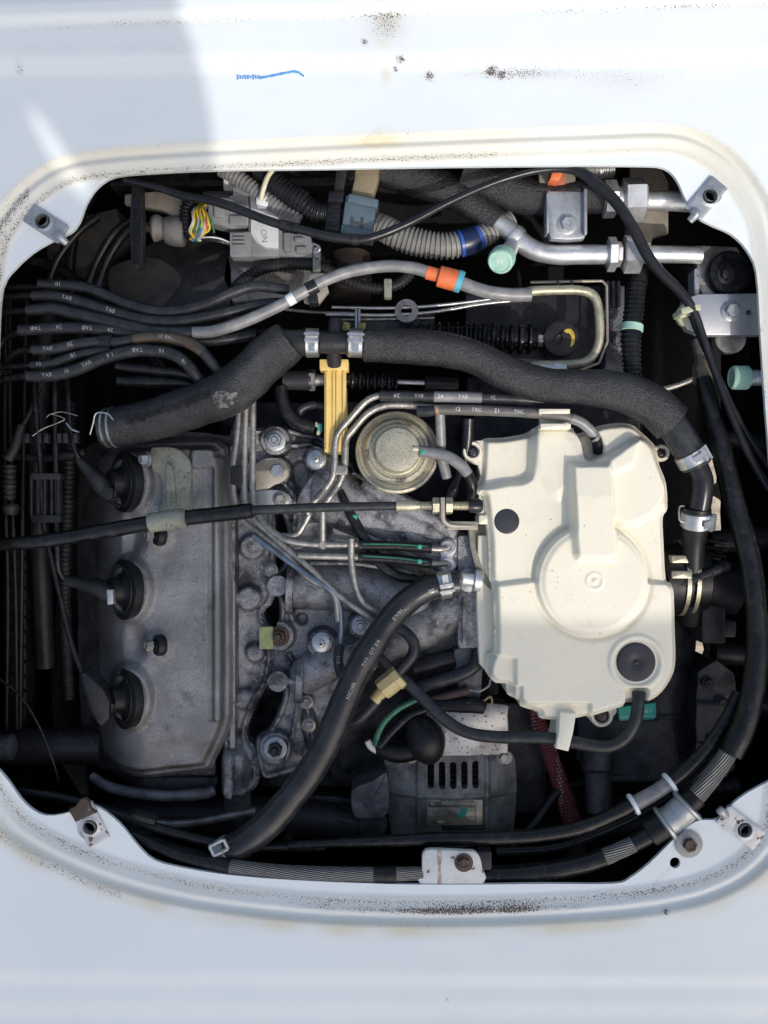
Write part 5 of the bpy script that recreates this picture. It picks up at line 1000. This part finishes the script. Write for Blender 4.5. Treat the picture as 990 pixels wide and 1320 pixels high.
# latch bracket
t = thing('latch_bracket', 'small white painted bracket with a rusty bolt at the bottom centre rim', 'bracket', (583, 1120, -20))
prism('bracket_plate', smoothpoly([(544, 1104), (547, 1098), (556, 1095), (600, 1097), (612, 1098), (619, 1106), (622, 1120), (622, 1142), (543, 1142), (544, 1125)], 2), -20, -12, WBRAK, t, 2)
bolt(598, 1112, -11, 8, t, RUST, h=7, wm=RUST); prism('rust_streak', smoothpoly([(563, 1098), (570, 1098), (568, 1120), (570, 1140), (564, 1140), (565, 1118)], 2), -16, -11.8, mat('rust stain', (0.28, 0.2, 0.16), (0.5, 0.45, 0.42), 0.7, scale=200), t, 0.1)
prism('black_clip', rrect(616, 1098, 634, 1122, 3), -40, -18, PLBLK, t, 2)

t = thing('cylinder_pump', 'dim black cylinder with a flange in the dark gap right of the cream box', 'pump', (930, 640, -220))
lathe('pump_body', (905, 770, -170), (0.3, -0.2, 1), [(34, -40), (34, 10), (30, 14), (16, 15), (15, 24), (6, 26)], CASTK, t, 32)
for i in range(5): hose('cooling_rib', [(884, 700 + i * 9, -150, 3), (910, 697 + i * 9, -148, 3), (936, 700 + i * 9, -152, 3)], STEELBLK, t, 8)
t = thing('engine_bracket', 'dim grey bracket with two bolts under the alternator at bottom centre', 'bracket', (430, 1050, -240))
prism('bracket_plate', smoothpoly([(350, 1030), (430, 1026), (500, 1040), (498, 1070), (430, 1078), (352, 1076)], 2), -230, -205, CASTK, t, 4)
bolt(372, 1052, -204, 9, t, DULLSTEEL); bolt(420, 1052, -204, 8, t, DULLSTEEL)
for lab, pts, m_ in (('thin dark hose crossing the gap between the alternator and the red braided hose', [(660, 1095, -150, 6), (690, 1060, -150, 6), (720, 1020, -160, 6), (760, 1005, -170, 6)], RUB),
                 ('dim ribbed pipe in the gap at the lower right corner', [(760, 1070, -170, 12), (830, 1060, -170, 12), (900, 1020, -180, 12), (950, 1010, -190, 12)], None),
                 ('dark thin pipe running across the gap below the valve cover', [(120, 1040, -150, 6), (220, 1062, -150, 6), (330, 1045, -150, 6)], DULLSTEEL)):
    t = PIPE('dark_hose', lab, 'hose', (pts[1][0], pts[1][1], -200))
    if m_ is None: corr('pipe', pts, STEELBLK, t, 8, 0.15)
    else: hose('pipe', pts, m_, t, 14)
# ================================================================ upper bay: insulated pipes
t = thing('insulated_pipe', 'thick foam covered black pipe under the top rim leading to two large hex nuts', 'pipe', (700, 255, -90))
hose('foam_sleeve', [(600, 222, -80, 27), (640, 238, -76, 27), (675, 252, -72, 25), (710, 256, -70, 24), (745, 254, -68, 23), (775, 253, -68, 22)], FOAM, t, 26)
lathe('hex_nut', (777, 257, -60), (1, 0.03, 0), [(18, 0), (24, 1.5), (24, 16), (19, 18), (16, 18), (16, 26)], ALU, t, 6, phase=0.45, ang=20)
lathe('hex_nut', (802, 258, -60), (1, 0.03, 0), [(22, 0), (28, 1.5), (28, 26), (23, 29)], ALU, t, 6, phase=0.1, ang=20)
hose('thread', [(790, 257, -60, 17), (806, 257, -60, 17)], ALU, t, 20)
hose('metal_pipe', [(826, 259, -60, 13), (860, 259, -58, 13), (900, 261, -56, 13)], ALU, t, 22)
t = thing('insulated_pipe', 'aluminium pipe with black foam sleeve, side valve and hex couplings in the upper right', 'pipe', (720, 325, -90))
hose('foam_sleeve', [(480, 214, -96, 24), (530, 228, -92, 24), (580, 246, -86, 22), (615, 268, -80, 20), (640, 288, -76, 19)], FOAM, t, 24)
hose('metal_pipe', [(634, 282, -76, 13.5), (655, 296, -74, 13.5), (672, 312, -72, 13.5), (690, 323, -70, 13), (715, 328, -68, 13), (745, 328, -66, 13), (795, 328, -64, 13)], ALU, t, 24)
lathe('saddle_ring', (664, 306, -74), (0.75, -0.65, 0), [(15, -6), (16, 0), (15, 6)], ALU, t, 24, caps=False)
lathe('hex_nut', (782, 328, -64), (1, 0, 0), [(17, 0), (22, 1.5), (22, 11), (18, 13), (16, 13), (16, 18)], ALU, t, 6, phase=0.2, ang=20)
lathe('hex_nut', (803, 328, -64), (1, 0, 0), [(20, 0), (24.5, 1.5), (24.5, 22), (20, 24)], ALU, t, 6, phase=0.05, ang=20)
hose('metal_pipe', [(826, 328, -64, 11.5), (870, 328, -64, 11.5), (903, 329, -66, 11.5)], ALU, t, 20)
hose('valve_neck', [(662, 314, -66, 8), (657, 322, -58, 11), (652, 329, -50, 12), (648, 335, -44, 12)], ALU, t, 20)
def greencap(t, c, ax, r_, L):
    o = lathe('valve_cap', c, ax, [(r_, 0), (r_, L - 2), (r_ - 1.5, L), (r_ - 3, L), (r_ - 3.5, L - 1), (1, L - 1)], MINT, t, 44)
    a = Vector(ax).normalized(); u = a.cross(Vector((0, 0, 1))).normalized(); v = a.cross(u); P = V(*c); k = kz(c[2]) * S
    vs, F = [], []
    for i in range(44):
        th = 2 * math.pi * i / 44; d = u * math.cos(th) + v * math.sin(th); e = -u * math.sin(th) + v * math.cos(th)
        for hh in (1, L - 2.5):
            for dd, ww in ((r_ - 0.3, 0.55), (r_ - 0.3, -0.55), (r_ + 0.7, 0)): vs.append(tuple(P + a * hh * k + d * dd * k + e * ww * k))
        b = i * 6; F += [[b, b + 2, b + 5, b + 3], [b + 2, b + 1, b + 4, b + 5], [b + 3, b + 5, b + 4]]
    link('knurling', vs, F, MINT, o, False); return o
gc = greencap(t, (649, 331, -46), (-0.38, -0.62, 0.85), 16, 20)
p0 = V(645, 337, -22)
hx = textgeo('H', 13 * S); a = Vector((-0.38, -0.62, 0.85)).normalized(); u = Vector((1, 0.2, 0)) - a * a.dot(Vector((1, 0.2, 0))); u.normalize(); v = a.cross(u)
ctr = V(649, 331, -46) + a * (19.4 * kz(-46) * S)
link('lettering', [tuple(ctr + u * q[0] + v * q[1]) for q in hx[0]], hx[1], WHITEPL, gc, False)
t = thing('pipe_bracket', 'galvanised saddle bracket with one bolt clamping the foam covered pipe', 'bracket', (730, 275, -70))
prism('bracket_plate', smoothpoly([(707, 250), (710, 246), (752, 247), (755, 252), (755, 300), (748, 308), (716, 308), (708, 300)], 2), -58, -44, GALV, t, 2)
prism('bracket_edge', rrect(753, 243, 757, 302, 1.5), -60, -36, GALV, t, 0.8); prism('bracket_edge', rrect(704.5, 248, 708, 300, 1.5), -60, -38, GALV, t, 0.8)
prism('bracket_back', rrect(695, 216, 742, 248, 2), -66, -50, TANPLATE, t, 1.5)
bolt(731, 289, -44, 9, t, GALV, h=7)
t = thing('orange_clip', 'orange plastic cable clip at the top rim holding the thin black cable', 'clip', (718, 222, -40))
prism('clip_body', smoothpoly([(713, 214), (727, 214), (726, 222), (721, 233), (709, 231), (712, 222)], 1), -50, -26, ORANGE, t, 1); prism('clip_foot', circ(718, 232, 12), -54, -49, mat('faded orange', (0.45, 0.15, 0.08), None, 0.5), t, 1)
corr('threaded_hose_end', [(752, 222, -90, 12), (790, 218, -92, 12)], ALU, thing('threaded_fitting', 'short ribbed silver fitting half hidden under the top rim at right', 'fitting', (770, 220, -100)), 5, 0.1)
t = thing('firewall_plate', 'mottled tan plate behind the hex nuts at upper right', 'plate', (840, 250, -160)); prism('plate', smoothpoly([(812, 212), (850, 212), (862, 235), (862, 300), (842, 306), (838, 320), (812, 330)], 1), -140, -130, TANPLATE, t, 2)
# ------ thin black cable
t = PIPE('bonnet_cable', 'thin glossy black cable arching across the top of the bay and down the right side', 'cable', (500, 300, -40))
_, K = hose('sheath', [(160, 231, -36, 4.5), (200, 240, -32, 5.5), (236, 252, -30, 6), (265, 257, -28, 6), (291, 264, -26, 6), (318, 274, -24, 6), (344, 284, -23, 6), (370, 292, -22, 6.2), (396, 298, -22, 6.2), (425, 305, -22, 6.2), (462, 309, -22, 6.2), (490, 303, -22, 6), (530, 286, -22, 5.6), (580, 260, -22, 5.2), (630, 238, -22, 5), (670, 225, -22, 5), (700, 219, -22, 5), (730, 218, -22, 5.5), (752, 224, -20, 7), (775, 242, -18, 7.5), (795, 262, -18, 7.5), (815, 292, -18, 7.5), (832, 325, -20, 7.5), (850, 350, -22, 7.2), (872, 371, -24, 7), (886, 388, -26, 6.5), (896, 405, -28, 5.5), (905, 430, -32, 5), (920, 475, -38, 5), (945, 540, -42, 5), (968, 590, -44, 5), (998, 640, -46, 5)], GLOSSBLK, t, 16)
band(K, 372, 292, 12, 1.4, RUB, 'tape_wrap', t); band(K, 458, 309, 5, 1.6, GLOSSBLK, 'tape_wrap', t)
t2 = PIPE('bonnet_cable', 'second thin black cable beside the first one down the right edge', 'cable', (940, 520, -60)); hose('sheath', [(888, 400, -44, 4.5), (905, 440, -46, 4.5), (930, 495, -50, 4.5), (960, 555, -54, 4.5), (998, 612, -58, 4.5)], GLOSSBLK, t2, 12)
# ------ right bracket with rubber mount
t = thing('mount_bracket', 'silver bracket plate with one bolt below the black rubber mount at right edge', 'bracket', (935, 400, -80))
prism('bracket_plate', smoothpoly([(900, 379), (985, 378), (985, 432), (905, 432), (886, 425), (876, 405), (882, 386)], 1), -74, -58, mat('brushed bracket plate', (0.5, 0.51, 0.53), (0.4, 0.41, 0.43), 0.4, 0.6, 30, 0.1), t, 1.5)
bolt(943, 401, -57, 9, t, GALV, h=8); prism('plate_hole', circ(965, 403, 3.6, 14), -60, -57.8, DKINK, t, 0.1)
prism('upper_bracket', smoothpoly([(898, 316), (950, 318), (957, 330), (957, 366), (945, 380), (905, 380), (898, 360)], 1), -96, -84, DULLSTEEL, t, 2)
prism('bracket_side', rrect(895, 346, 902, 380, 2), -100, -72, GALV, t, 1)
lathe('under_nut', (942, 436, -78), (0, 0, 1), [(20, -12), (20, 0), (16, 2)], DULLSTEEL, t, 24)
m2 = thing('rubber_mount', 'round black rubber mount with a cross-head screw on the right bracket', 'rubber mount', (936, 354, -84))
lathe('mount_disc', (936, 355, -84), (0, 0, 1), [(27, 0), (28, 3), (28, 14), (26, 17), (24, 17), (23.5, 15.5), (16, 15.5), (15.5, 17.5), (12, 18)], RUB, m2, 44)
bolt(936, 354, -66, 8, m2, STEELBLK, h=7); 
for a in (0, 90): prism('screw_slot', rrect(932, 353, 940, 355, 0.4, 1, a + 20), -64, -58.5, DKINK, m2, 0.2)
t = thing('cable_grommet', 'pale yellowish grommet clip holding the black cable on the right bracket', 'clip', (887, 403, -70))
lathe('grommet_disc', (886, 407, -62), (0, 0, 1), [(15, -4), (15, 3), (13, 5), (8, 5)], mat('translucent clip', (0.5, 0.52, 0.36), None, 0.4), t, 28); prism('clip_strap', rrect(878, 394, 904, 402, 2, 3, -14), -60, -22, mat('translucent clip', (0.5, 0.52, 0.36)), t, 1); prism('clip_strap', rrect(876, 402, 892, 408, 2, 3, -14), -60, -40, mat('translucent clip', (0.5, 0.52, 0.36)), t, 1)
t = thing('service_port', 'mint green cap on a silver threaded port at the right edge', 'valve', (960, 487, -80))
greencap(t, (964, 487, -62), (-1, 0, 0.05), 14.5, 22); corr('threaded_neck', [(963, 487, -62, 11), (1000, 487, -62, 11)], ALU, t, 4, 0.1)
# ------ tray with bent pipe and bellows
t = thing('tray_bracket', 'rectangular metal tray framed by a bent yellowish pipe, right of the ribbed bellows', 'tray', (710, 420, -120))
TR = [(684, 364), (776, 362), (782, 368), (783, 440), (772, 468), (745, 478), (690, 478)]
def frame(name, P, z0, z1, wd, m, parent):
    for a, b in zip(P[:-1], P[1:]):
        hose(name, [(a[0], a[1], z1, wd), ((a[0] + b[0]) / 2, (a[1] + b[1]) / 2, z1, wd), (b[0], b[1], z1, wd)], m, parent, 6, 2)
frame('tray_rim', TR, 0, -84, 1.8, TANPLATE, t)
prism('tray_floor', smoothpoly([(600, 372), (776, 368), (778, 440), (765, 468), (690, 476), (600, 476)], 1), -160, -140, STEELBLK, t, 3)
hose('bent_pipe', [(676, 378, -56, 7), (690, 375, -56, 6.6), (720, 374, -56, 6.4), (745, 374, -56, 6.4), (762, 379, -57, 6.4), (770, 392, -58, 6.4), (773, 420, -60, 6.4), (771, 445, -62, 6.2), (760, 463, -64, 6), (740, 469, -66, 5.6), (700, 470, -68, 5.6), (684, 471, -68, 5.4)], ZINC, t, 16)
for x in (718, 736): prism('rim_notch', rrect(x, 361, x + 3, 367, 0.5, 1), -86, -80, DKINK, t, 0.3)
c = thing('rubber_cap_disc', 'round dark cap with yellow paint scribble inside the framed tray', 'cap', (724, 435, -120)); lathe('cap', (724, 436, -90), (0, 0, 1), [(23, -40), (24, -4), (23, 0), (20, 1.5), (1, 1.5)], PLBLK, c, 36)
hose('cap_loop', [(714, 440, -87, 1.2), (719, 433, -86, 1.2), (727, 433, -86, 1.2), (724, 441, -86, 1.2), (716, 444, -87, 1.2)], STEELBLK, c, 6); prism('yellow_paint', smoothpoly([(728, 425), (736, 424), (741, 432), (740, 443), (735, 447), (737, 436), (733, 429), (727, 430)], 2), -90, -88.1, YPAINT, c, 0.1)
lathe('cap_knob', (726, 432, -88), (0, 0, 1), [(4, 0), (4, 4), (3, 5)], STEELBLK, c, 14)
c = thing('white_clip', 'small white plastic piece above the long coolant hose', 'clip', (714, 474, -80)); prism('clip', [(694, 473), (698, 470), (714, 471), (716, 468), (730, 470), (732, 478), (694, 479)], -84, -60, WHITEPL, c, 1)
t = thing('rubber_bellows', 'horizontal black ribbed rubber bellows above the long coolant hose', 'bellows', (650, 436, -130)); corr('bellows', [(520, 432, -106, 17), (600, 434, -104, 20), (660, 437, -100, 21), (690, 438, -100, 21)], RUB, t, 12.5, 0.32, 26); lathe('bellows_nut', (692, 438, -100), (1, 0, 0), [(6, 0), (9, 1), (9, 7), (6, 8)], DULLSTEEL, t, 6)
t = thing('rubber_bellows', 'small black ribbed bellows with a silver rod below the long coolant hose', 'bellows', (480, 492, -120)); corr('bellows', [(446, 490, -88, 12), (512, 492, -88, 12.5)], RUB, t, 10, 0.4, 20); hose('rod', [(508, 492, -88, 3.5), (560, 494, -88, 3.5), (582, 495, -88, 3.5)], STEEL, t, 10); hose('rod_end', [(548, 494, -88, 10), (590, 496, -90, 10)], RUBD, t, 16)
hose('cylinder', [(366, 490, -90, 13), (402, 490, -88, 13)], STEELBLK, t, 20); hose('cylinder_rod', [(402, 490, -88, 8), (446, 490, -88, 8)], DULLSTEEL, t, 14); lathe('cylinder_nut', (398, 490, -88), (1, 0, 0), [(10, 0), (14, 1), (14, 8), (10, 9)], DULLSTEEL, t, 6)
# ------ rods and base plates behind hoses
t = thing('shift_linkage', 'thin steel rods and a ring link running behind the coolant hoses', 'rods', (540, 400, -140))
for pts in ([(428, 396, -110, 2.6), (500, 397, -110, 2.6), (560, 394, -110, 2.6), (640, 384, -108, 2.6), (690, 372, -104, 2.6)], [(420, 405, -112, 2.6), (500, 406, -112, 2.6), (560, 402, -112, 2.6), (620, 392, -110, 2.6), (680, 386, -110, 2.6)], [(440, 412, -116, 2), (560, 410, -116, 2)], [(345, 396, -112, 2.2), (400, 402, -112, 2.2), (460, 404, -112, 2.2)]): hose('rod', pts, STEEL if pts[0][3] > 2.3 else DULLSTEEL, t, 8)
lathe('ring_link', (524, 401, -108), (0, 0, 1), [(7, -2), (15, -2), (15, 2), (7, 2), (7, -2)], DULLSTEEL, t, 28, caps=False); prism('link_plate', rrect(425, 404, 560, 424, 4), -130, -120, CASTK, t, 1.5)
for x in (459, 463): prism('link_pin', rrect(x - 1.5, 398, x + 1.5, 424, 0.8), -118, -86, GALV, t, 0.5)
hose('rod', [(300, 425, -90, 3), (360, 428, -90, 3), (420, 428, -90, 3)], RUBD, t, 8)
for x in (446, 466): prism('yellow_tag', rrect(x - 4, 415, x + 5, 424, 1, 2, 8), -100, -84, mat('olive tag', (0.38, 0.34, 0.1), (0.08, 0.08, 0.04), 0.6, scale=500), t, 0.8)
hose('drum_post', [(452, 330, -170, 27), (453, 385, -160, 27)], mat('brown drum', (0.07, 0.05, 0.04), (0.035, 0.03, 0.03), 0.5, 0.3, 40, 0.4), t, 26)
t = thing('transmission_case', 'grey brown ribbed transmission casting seen right of the framed tray', 'engine part', (790, 430, -200))
prism('case', smoothpoly([(780, 365), (806, 368), (806, 500), (770, 500), (780, 470)], 1), -220, -130, CASTD, t, 4)
for x in (784, 791, 798): prism('case_rib', rrect(x - 2, 362, x + 2, 396, 1), -134, -122, CASTD, t, 0.8)
bolt(788, 404, -128, 7, t, CASTD); bolt(795, 440, -128, 8, t, CASTD); prism('gearbox_top', rrect(600, 482, 830, 620, 10), -300, -200, CASTK, t, 8)
# ------ corrugated conduits
t = PIPE('corrugated_conduit', 'large light grey corrugated conduit with a blue band, upper middle', 'conduit', (560, 310, -100), 'corrugated conduits')
CG = mat('grey corrugated plastic', (0.24, 0.235, 0.22), (0.2, 0.195, 0.185), 0.5, bump=0.1)
_, p = corr('conduit', [(470, 286, -84, 15), (490, 292, -80, 17), (515, 305, -76, 18), (545, 314, -74, 18.5), (575, 317, -72, 18.5), (605, 311, -74, 17), (630, 300, -78, 15), (660, 283, -84, 14)], CG, t, 6.2, 0.17, 22, sharp=True)
q = p.cut(p.near(592, 314), p.near(618, 306)); q.mesh('blue_band', BLUETAPE, t, 22, dr=0.7); tone(p, 596, 313, 614, 307, GLOSSBLK if False else mat('navy ribs', (0.01, 0.02, 0.07), None, 0.3), 'dark_window', t, 1.2, 22)
t = PIPE('corrugated_conduit', 'grey corrugated conduit slanting down from the top rim beside the pale ring', 'conduit', (330, 250, -90), 'corrugated conduits')
corr('conduit', [(285, 218, -70, 10), (305, 228, -68, 11), (330, 246, -66, 11), (355, 266, -66, 11), (385, 286, -68, 11)], mat('split grey conduit', (0.2, 0.2, 0.2), (0.1, 0.1, 0.1), 0.35), t, 6, 0.18, 18, sharp=True)
t = PIPE('corrugated_conduit', 'wide glossy black corrugated conduit at top left of centre', 'conduit', (380, 255, -90), 'corrugated conduits')
corr('conduit', [(335, 218, -66, 14), (352, 234, -64, 15), (375, 252, -64, 16), (392, 262, -66, 16)], GLOSSBLK, t, 5.5, 0.12, 20, sharp=True); tie(t, [(386, 258, -66, 14), (405, 272, -68, 14), (428, 276, -70, 13)], 14, GLOSSBLK, 5, 'ribbed_end')
_, p = hose('conduit_collar', [(336, 219, -64, 17), (351, 233, -62, 17)], PALEPL, t, 20) if False else (None, None)
t2 = thing('pale_ring', 'pale yellow plastic ring around the conduits near the top rim', 'ring', (346, 240, -70)); hose('ring', [(352, 218, -46, 3.5), (345, 228, -46, 3.5), (340, 242, -46, 3.5), (336, 258, -52, 3.5)], PALEPL, t2, 10); prism('ring_end', rrect(330, 252, 346, 266, 4), -66, -56, WHITEPL, t2, 1.5)
t = PIPE('corrugated_conduit', 'black corrugated conduit arching behind the grey vacuum hose', 'conduit', (350, 350, -110), 'corrugated conduits')
corr('conduit', [(296, 378, -110, 7), (315, 360, -100, 8), (340, 346, -94, 8.5), (370, 341, -90, 8.5), (405, 342, -90, 8.5), (430, 352, -92, 8), (455, 365, -92, 8), (490, 372, -92, 8), (515, 365, -92, 8), (530, 352, -94, 8)], PLBLK, t, 5.5, 0.18, 16, sharp=True)
for x, y in ((408, 343), (500, 370)): prism('conduit_clip', rrect(x - 5, y - 11, x + 5, y + 13, 2), -96, -78, DRAB, t, 1)
t = PIPE('corrugated_conduit', 'vertical black corrugated conduit with a mint tie at right', 'conduit', (815, 420, -110), 'corrugated conduits')
_, p = corr('conduit', [(822, 362, -84, 12), (817, 400, -78, 13.5), (813, 440, -74, 13.5), (816, 485, -70, 12), (818, 500, -70, 12)], GLOSSBLK, t, 6.5, 0.17, 20, sharp=True); band(p, 813, 423, 4.5, 1.6, MINT, 'mint_tie', t); hose('taped_end', [(826, 335, -96, 11), (823, 352, -88, 13), (822, 366, -84, 13)], RUBD, t, 16)
t = PIPE('ribbed_strap', 'upright ribbed black cable tie at the upper left', 'cable tie', (176, 290, -60)); 
prism('strap_body', smoothpoly([(170, 228), (182, 228), (184, 290), (183, 340), (176, 347), (169, 341), (167, 290)], 1), -62, -44, PLBLK, t, 1.5)
for i in range(34): prism('strap_rib', rrect(169.6, 234 + i * 3.2, 181.6, 235.6 + i * 3.2, 0.4, 1), -45, -40.5, GLOSSBLK, t, 0.4)
# ------ connectors
t = thing('slate_connector', 'slate blue plastic connector with two slots, upper middle', 'connector', (463, 277, -80))
prism('connector_body', [(446, 251), (486, 259), (480, 304), (440, 297)], -90, -46, BLUEGREY, t, 2); prism('connector_cap', [(450, 249), (488, 257), (486, 268), (447, 260)], -90, -40, BLUEGREY, t, 2)
for x in (450, 463): prism('slot', [(x + 2, 279), (x + 6, 280), (x + 5, 296), (x + 1, 295)], -60, -45.6, DKINK, t, 0.2)
prism('slot_bar', [(452, 284), (466, 287), (465, 291), (451, 288)], -60, -45.3, DKINK, t, 0.2)
prism('connector_lip', [(440, 290), (482, 298), (480, 305), (439, 299)], -88, -42, BLUEGREY, t, 1)
t = thing('tan_strap', 'dull tan strap hanging from the top rim above the slate connector', 'strap', (472, 235, -100)); prism('strap', smoothpoly([(458, 210), (490, 210), (488, 232), (480, 258), (452, 250), (456, 232)], 1), -78, -60, mat('dull tan rubber', (0.24, 0.2, 0.13), (0.17, 0.14, 0.1), 0.6, bump=0.3), t, 4)
t = thing('black_connector', 'black latch connector left of the slate blue one', 'connector', (432, 270, -90)); prism('connector_body', [(424, 258), (440, 256), (438, 298), (418, 296)], -90, -56, GLOSSBLK, t, 2); prism('latch', [(424, 246), (444, 246), (442, 260), (422, 260)], -80, -50, GLOSSBLK, t, 2); prism('latch_strip', [(434, 216), (448, 216), (442, 250), (430, 248)], -76, -58, PLBLK, t, 1.5)
for i in range(3): prism('connector_rib', [(426 - i, 264 + i * 11), (437 - i, 264 + i * 11), (437 - i, 268 + i * 11), (426 - i, 268 + i * 11)], -58, -53, GLOSSBLK, t, 0.6)
t = thing('grey_connector_block', 'large grey multi-part wiring connector with a white label strip, upper left', 'connector', (330, 290, -120))
prism('block_left', [(268, 250), (320, 252), (320, 290), (300, 294), (268, 286)], -110, -78, GREYPL, t, 2)
prism('block_main', [(294, 296), (322, 296), (322, 250), (360, 256), (360, 328), (404, 332), (404, 330), (322, 330), (298, 334)], -120, -84, GREYPL, t, 2) if False else None
prism('block_main', rrect(320, 250, 360, 331, 3), -120, -82, GREYPL, t, 2); prism('block_lower', rrect(296, 298, 324, 331, 3), -120, -78, GREYPL, t, 2); prism('block_right', [(358, 284), (398, 300), (406, 318), (404, 332), (358, 330)], -120, -84, GREYPL, t, 2)
wl_ = prism('white_label_strip', smoothpoly([(323, 252), (359, 258), (359, 320), (342, 319), (330, 312), (323, 302)], 1), -90, -75, mat('dull white label', (0.5, 0.51, 0.52), None, 0.5), t, 1.5); flattext(341, 304, -74.6, 'NO', 11, GREYPL, 95, wl_)
for i in range(4): prism('latch_rib', rrect(300, 300 + i * 5, 316, 302.5 + i * 5, 1), -80, -73, GREYPL, t, 0.6)
for a in ((276, 258, 290, 280), (296, 262, 316, 272), (296, 278, 316, 290)): prism('latch_block', rrect(*a, 1.5), -90, -71, GREYPL, t, 1)
for a in ((366, 300, 374, 324), (380, 306, 392, 312), (382, 318, 396, 326)): prism('latch_block', rrect(*a, 1), -90, -77, GREYPL, t, 0.8)
prism('latch_recess', rrect(364, 296, 396, 300, 1), -90, -82.6, DKINK, t, 0.2)
hose('metal_hook', [(404, 314, -80, 1.8), (410, 317, -78, 2), (412, 322, -78, 2), (406, 326, -80, 1.8)], STEEL, t, 8)
prism('side_cap', rrect(404, 318, 413, 336, 4), -100, -78, GREYPL, t, 1.5)
prism('upper_bits', rrect(262, 246, 296, 254, 2), -110, -74, STEELBLK, t, 1); prism('upper_bits', rrect(300, 240, 330, 252, 2), -110, -76, GREYPL, t, 1); prism('white_back', rrect(288, 222, 306, 246, 3), -110, -96, WHITEPL, t, 1)
t = thing('wire_bundle', 'open bundle of yellow, green, white and red wires bulging from a black ribbed wrap', 'wires', (257, 288, -90))
corr('ribbed_wrap', [(246, 258, -80, 9), (240, 270, -78, 9), (240, 290, -78, 9), (246, 305, -80, 9)], GLOSSBLK, t, 4.5, 0.2, 14)
cols = [WHITEW, YELW, GREENW, REDW, YELW, WHITEW, GREENW, YELW, BLUEW, WHITEW, YELW, REDW, YELW]
for i, mm in enumerate(cols):
    f = i / (len(cols) - 1); a = rnd.uniform(-2, 2)
    hose('wire', [(262 + 6 * math.sin(i), 264 + 1.5 * a, -84, 1.7), (249 + 16 * f + a, 271 + a, -70 + 4 * math.sin(i * 2), 1.7), (249 + 19 * f, 285 + a, -64 + 3 * math.cos(i), 1.7), (245 + 22 * f - a, 299 + a, -68 + 3 * math.sin(i), 1.7), (244 + 14 * math.cos(i * 1.3) * 0.5 + 8, 309 + a, -78, 1.7)], mm, t, 8, 5)
for i in range(3): hose('wire', [(250 + i * 3, 308, -78, 1.6), (270, 306 + i * 2, -76, 1.6), (284, 308 + i * 2, -78, 1.6), (298, 314 + i, -84, 1.6)], (WHITEW, RUB, RUB)[i], t, 8)
hose('wire', [(266, 274, -70, 1.6), (272, 284, -72, 1.6), (276, 300, -78, 1.6)], GREENW, t, 8)
t = thing('ball_joint_boot', 'grey ribbed rubber boot with a rod, beside the coloured wires', 'rubber boot', (210, 293, -110)); GB = mat('grey rubber boot', (0.2, 0.19, 0.18), (0.13, 0.125, 0.12), 0.55, bump=0.2)
hose('boot', [(238, 299, -90, 19), (226, 298, -90, 20), (215, 296, -90, 17), (212, 296, -90, 13), (206, 295, -90, 16), (200, 294, -90, 18), (196, 294, -90, 14)], GB, t, 24, 5); hose('rod', [(204, 294, -90, 7), (178, 292, -90, 7)], RUST, t, 12)
t = thing('firewall_plate', 'curved tan grey plate under the top rim beside the upright cable tie', 'plate', (215, 262, -120)); prism('plate', smoothpoly([(160, 250), (200, 246), (234, 252), (236, 278), (226, 282), (210, 272), (190, 268), (160, 262)], 1), -110, -96, TANPLATE, t, 3)
t = thing('hose_bracket', 'pale angle bracket under the black clip on the grey vacuum hose', 'bracket', (402, 375, -90)); prism('bracket_plate', smoothpoly([(392, 352), (418, 352), (424, 376), (410, 394), (392, 390), (388, 372)], 1), -80, -72, TANPLATE, t, 1.5)
t = thing('hose_clip', 'small black clip fastening the clear grey hose', 'clip', (402, 378, -50)); q = Path([(398, 372, -33, 8), (406, 369, -33, 8)]); Path([(396, 374, -33, 9.6), (408, 368, -33, 9.6)]).mesh('clip_ring', GLOSSBLK, t, 18); prism('clip_tail', [(396, 380), (408, 376), (410, 390), (398, 392)], -60, -34, GLOSSBLK, t, 1)
t = thing('dash_plate', 'grey stained bulkhead plate below the grey connector block', 'plate', (320, 350, -190)); prism('plate', smoothpoly([(290, 328), (400, 335), (404, 380), (300, 390), (286, 360)], 1), -190, -170, DULLSTEEL, t, 3); prism('back_shelf', rrect(140, 212, 900, 240, 4), -230, -160, STEELBLK, t, 4)
# ================================================================ unseen, added roof that throws the shade over the left and bottom of the seat box
ZR = 2400
def sh(x, y):
    """point of the added roof whose shadow falls on photo point x, y at rim level"""
    d = ZR / math.tan(SUN_EL); return ((x - 495) + d * math.cos(SUN_AZ), (660 - y) + d * math.sin(SUN_AZ))
edge = [(205, -300), (222, 0), (240, 40), (256, 90), (266, 140), (273, 200), (283, 300), (290, 420), (300, 520), (330, 640), (390, 745), (460, 800), (560, 825), (700, 828), (900, 826), (1400, 800)]
outer = [(1400, 1560), (-130, 1560), (-130, -300)]
RP = [sh(*p) for p in edge + outer]
n = len(RP); vs = [(x * S, y * S, ZR * S) for x, y in RP] + [(x * S, y * S, (ZR + 25) * S) for x, y in RP]
slot = [(30, 128), (44, 140), (70, 175), (98, 214), (122, 246), (108, 262), (84, 232), (60, 196), (42, 160)]  # opening cut in the added sheet to let a streak of sun through
xsr = np.arange(-300, 1460, 10.0)
def blocker():
    P = edge + outer; d = ZR / math.tan(SUN_EL); dx, dy = d * math.cos(SUN_AZ), d * math.sin(SUN_AZ)
    o = relief('sun_blocker', P, 0, lambda X, Y: 0 * X + ZR, 9, mat('white roof paint', (0.7, 0.71, 0.72), None, 0.4), None, depth=ZR - 12, holes=[smoothpoly(slot, 2)])
    o.location.x += dx * S; o.location.y += dy * S; o.location.z = (ZR - 12) * S; return o
rf = blocker(); rf['kind'] = 'structure'
for o in list(bpy.data.objects):
    if '_w' in o.keys(): del o['_w']
